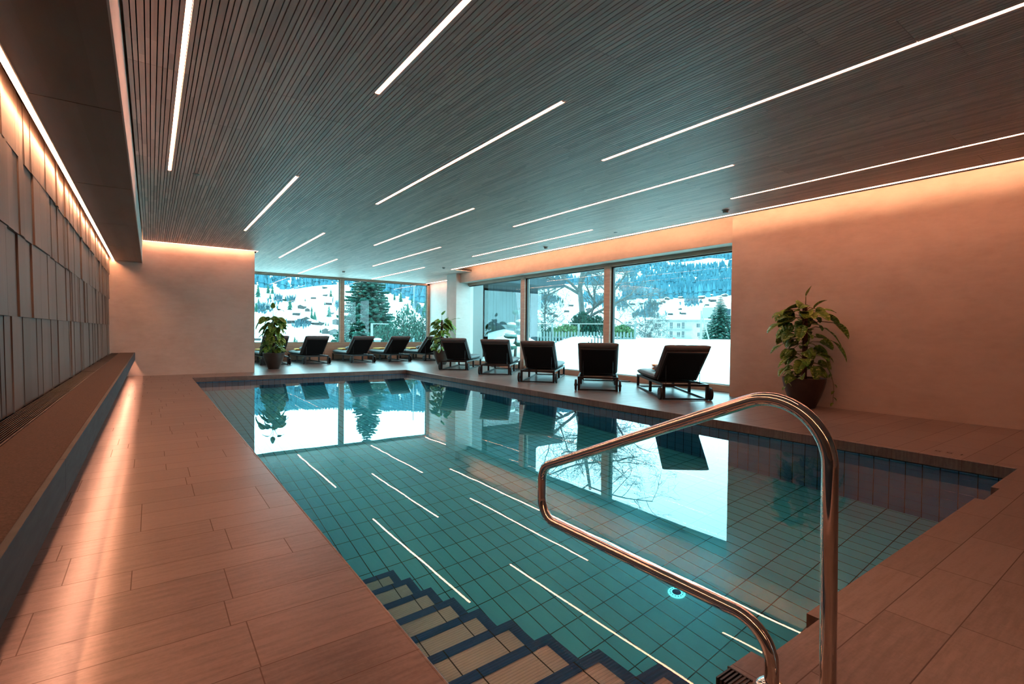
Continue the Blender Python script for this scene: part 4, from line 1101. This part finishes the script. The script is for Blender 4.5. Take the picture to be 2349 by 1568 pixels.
# hotel down the valley
def hotel():
    p = at(1560, 185); d = hypot(p.x, p.y); zt = top_at(1560, 735, d)
    rz = -atan2(p.x, p.y) + radians(-6)
    t = thing('hotel', 'pale four storey hotel with flat roof and balconies in the right sliding window', 'building', (p.x, p.y, zt), rz)
    W_ = 23.0; D = 12; hb = zt - p.z + 2
    b = MB(); b.box(-W_ / 2, W_ / 2, 0, D, -hb, 0); b.build('walls', 'facade_plaster', t)
    b = MB(); b.box(-W_ / 2 - .8, W_ / 2 + .4, -1.3, D + .5, 0, .35); b.build('roof_slab', 'concrete_grey', t)
    b = MB(); b.box(-W_ / 2 - .7, W_ / 2 + .3, -1.2, D + .4, .36, .62); b.build('roof_snow', 'snow', t)
    fl_h = 3.1
    for k in range(4):
        zc = -1.7 - k * fl_h
        for x, ww, hh in ((-8.2, .9, 1.3), (-7.0, .9, 1.3), (-3.0, .9, 2.1), (-.9 + .4, 1.0, 1.5), (1.0, .8, 2.1), (6.2, 1.6 if k == 0 else .9, 1.3), (9.2, .8, 1.3)):
            if k > 0 and x in (-8.2,): continue
            b = MB(); b.box(x - ww / 2, x + ww / 2, -.06, .05, zc - hh / 2, zc + hh / 2); o = b.build('window', 'window_dark', t)
            b = MB(); b.box(x - .04, x + .04, -.10, -.055, zc - hh / 2, zc + hh / 2); b.build('window_bar', 'facade_plaster', o)
        b = MB(); b.box(-4.2, 4.0, -1.2, 0, zc - 1.4, zc - 1.25); bl_ = b.build('balcony', 'concrete_grey', t)
        b = MB(); b.box(-4.2, 4.0, -1.2, -1.14, zc - .42, zc - .34)
        for i in range(28): x = -4.2 + 8.2 * i / 27; b.box(x - .03, x + .03, -1.19, -1.15, zc - 1.25, zc - .4)
        b.build('railing', 'concrete_grey', bl_)
    for x in (-10.2, -4.3, 1.9, 10.0): b = MB(); b.tube([(x, -1.0, 0), (x, -1.0, -hb)], .07, 8); b.build('column', 'concrete_grey', t)
    for x, z in ((-2.3, -6.0), (-4.0, -9.1), (-1.2, -9.2), (0.3, -9.1)):
        b = MB(); b.quad((x, -1.25, z), (x + .9, -1.3, z - .1), (x + 1.0, -1.25, z - 1.2), (x + .1, -1.2, z - 1.0)); o = b.build('red_cloth', 'red_paint', t); q = o.modifiers.new('thickness', 'SOLIDIFY'); q.thickness = .05; tag(o, 'red cloth hanging on a balcony')
    for i in range(16): x = -W_ / 2 + W_ * i / 15; b = MB(); b.tube([(x, 1, .6), (x, 1, 1.5)], .05, 5); b.build('roof_post', 'concrete_grey', t)
    t2 = thing('lift_tower', 'grey block tower rising behind the flat hotel roof', 'tower', (p.x, p.y, zt), rz)
    b = MB(); b.box(7.0, 11.0, 3, 8, .64, 4.6); b.build('shaft', 'concrete_grey', t2)
    b = MB(); b.box(11.9, 16.0, 5, 9, -8, 4.2); b.build('annex', 'facade_timber', t2)
    b = MB(); b.box(6.9, 11.1, 2.9, 8.1, 4.6, 4.8); b.build('snow_cap', 'snow', t2)
hotel()
# mast with diagonal stay
p = at(1608, 45); zt_ = top_at(1608, 712, 45)
t = thing('timber_mast', 'tall pale mast with a diagonal stay in front of the hotel', 'mast', p, -atan2(p.x, p.y))
b = MB(); b.tube([(0, 0, -.3), (0, 0, zt_ - p.z)], [.10, .07], 8); b.build('pole', 'concrete_grey', t, smooth=True)
b = MB(); b.tube([(.05, 0, zt_ - p.z - .3), (1.15, .1, -.3)], .06, 8); b.build('stay', 'concrete_grey', t, smooth=True)
b = MB(); b.box(0, 1.2, -.03, .03, 1.35, 1.42); b.build('crossbar', 'concrete_grey', t)
# low metal roof of the neighbouring shed
t = thing('metal_shed', 'low shed with blue grey metal roof half under snow beside the conical conifer', 'shed', (17.6, 8.2, 0), radians(-50))
b = MB(); b.v += [(-2.2, -1.6, .15), (2.6, -1.6, .15), (2.6, 2.0, .95), (-2.2, 2.0, .60), (-2.2, -1.6, .09), (2.6, -1.6, .09), (2.6, 2.0, .89), (-2.2, 2.0, .54)]
for q in ((0, 1, 2, 3), (7, 6, 5, 4), (0, 4, 5, 1), (1, 5, 6, 2), (2, 6, 7, 3), (3, 7, 4, 0)): b.face(list(q))
b.build('roof', 'metal_roof', t)
b = MB(); b.box(-2.0, 2.4, -1.4, 1.9, -1.0, .05); b.build('walls', 'facade_timber', t)
b = MB(); blob(b, (1.0, .3, .62), .8, .9, .10, 3); blob(b, (-.9, -.9, .32), .7, .5, .09, 5); tag(b.build('roof_snow', 'snow', t, smooth=True), kind='stuff')
# posts seen through the back window
p = at(853, 27); t = thing('post_frame', 'pale metal post with a thin arm outside the right pane of the back window', 'post', p, -atan2(p.x, p.y))
h = top_at(853, 741, 27) - p.z
b = MB(); b.box(-.06, .06, -.04, .04, -.3, h); b.build('post', 'concrete_grey', t); b = MB(); b.box(.06, .85, -.02, .02, h - .05, h); b.build('arm', 'concrete_grey', t)
p = at(949, 60); t = thing('flag_pole', 'thin tall pole left of the window edge in the back window right pane', 'pole', p); h = top_at(949, 600, 60) - p.z
b = MB(); b.tube([(0, 0, 0), (0, 0, h)], [.06, .04], 8); b.build('pole', 'concrete_grey', t, smooth=True); b = MB(); b.lathe([(.12, 0), (.12, .1)], 12); b.build('foot', 'concrete_grey', t)
p = at(866, 24); t = thing('snowy_box', 'white box topped with snow behind a lounger in the back window', 'box', p, -atan2(p.x, p.y))
b = MB(); b.box(-.15, .15, -.15, .15, -.3, top_at(866, 780, 24) - p.z); b.build('body', 'concrete_grey', t, bevel=.01); b = MB(); blob(b, (0, 0, top_at(866, 778, 24) - p.z), .2, .2, .06, 2); b.build('snow_cap', 'snow', t, smooth=True)
for px in (933, 939, 949):
    p = at(px, 26); h = top_at(px, 776, 26) - p.z
    b = MB(); b.lathe([(.045, -.3), (.045, h), (.03, h + .03)], 14); o = b.build('bollard', 'metal_roof', smooth=True, sharp=40, loc=p); tag(o, 'pale blue bollard in the snow below the pines in the back window', 'bollard', 'bollards outside the back window')
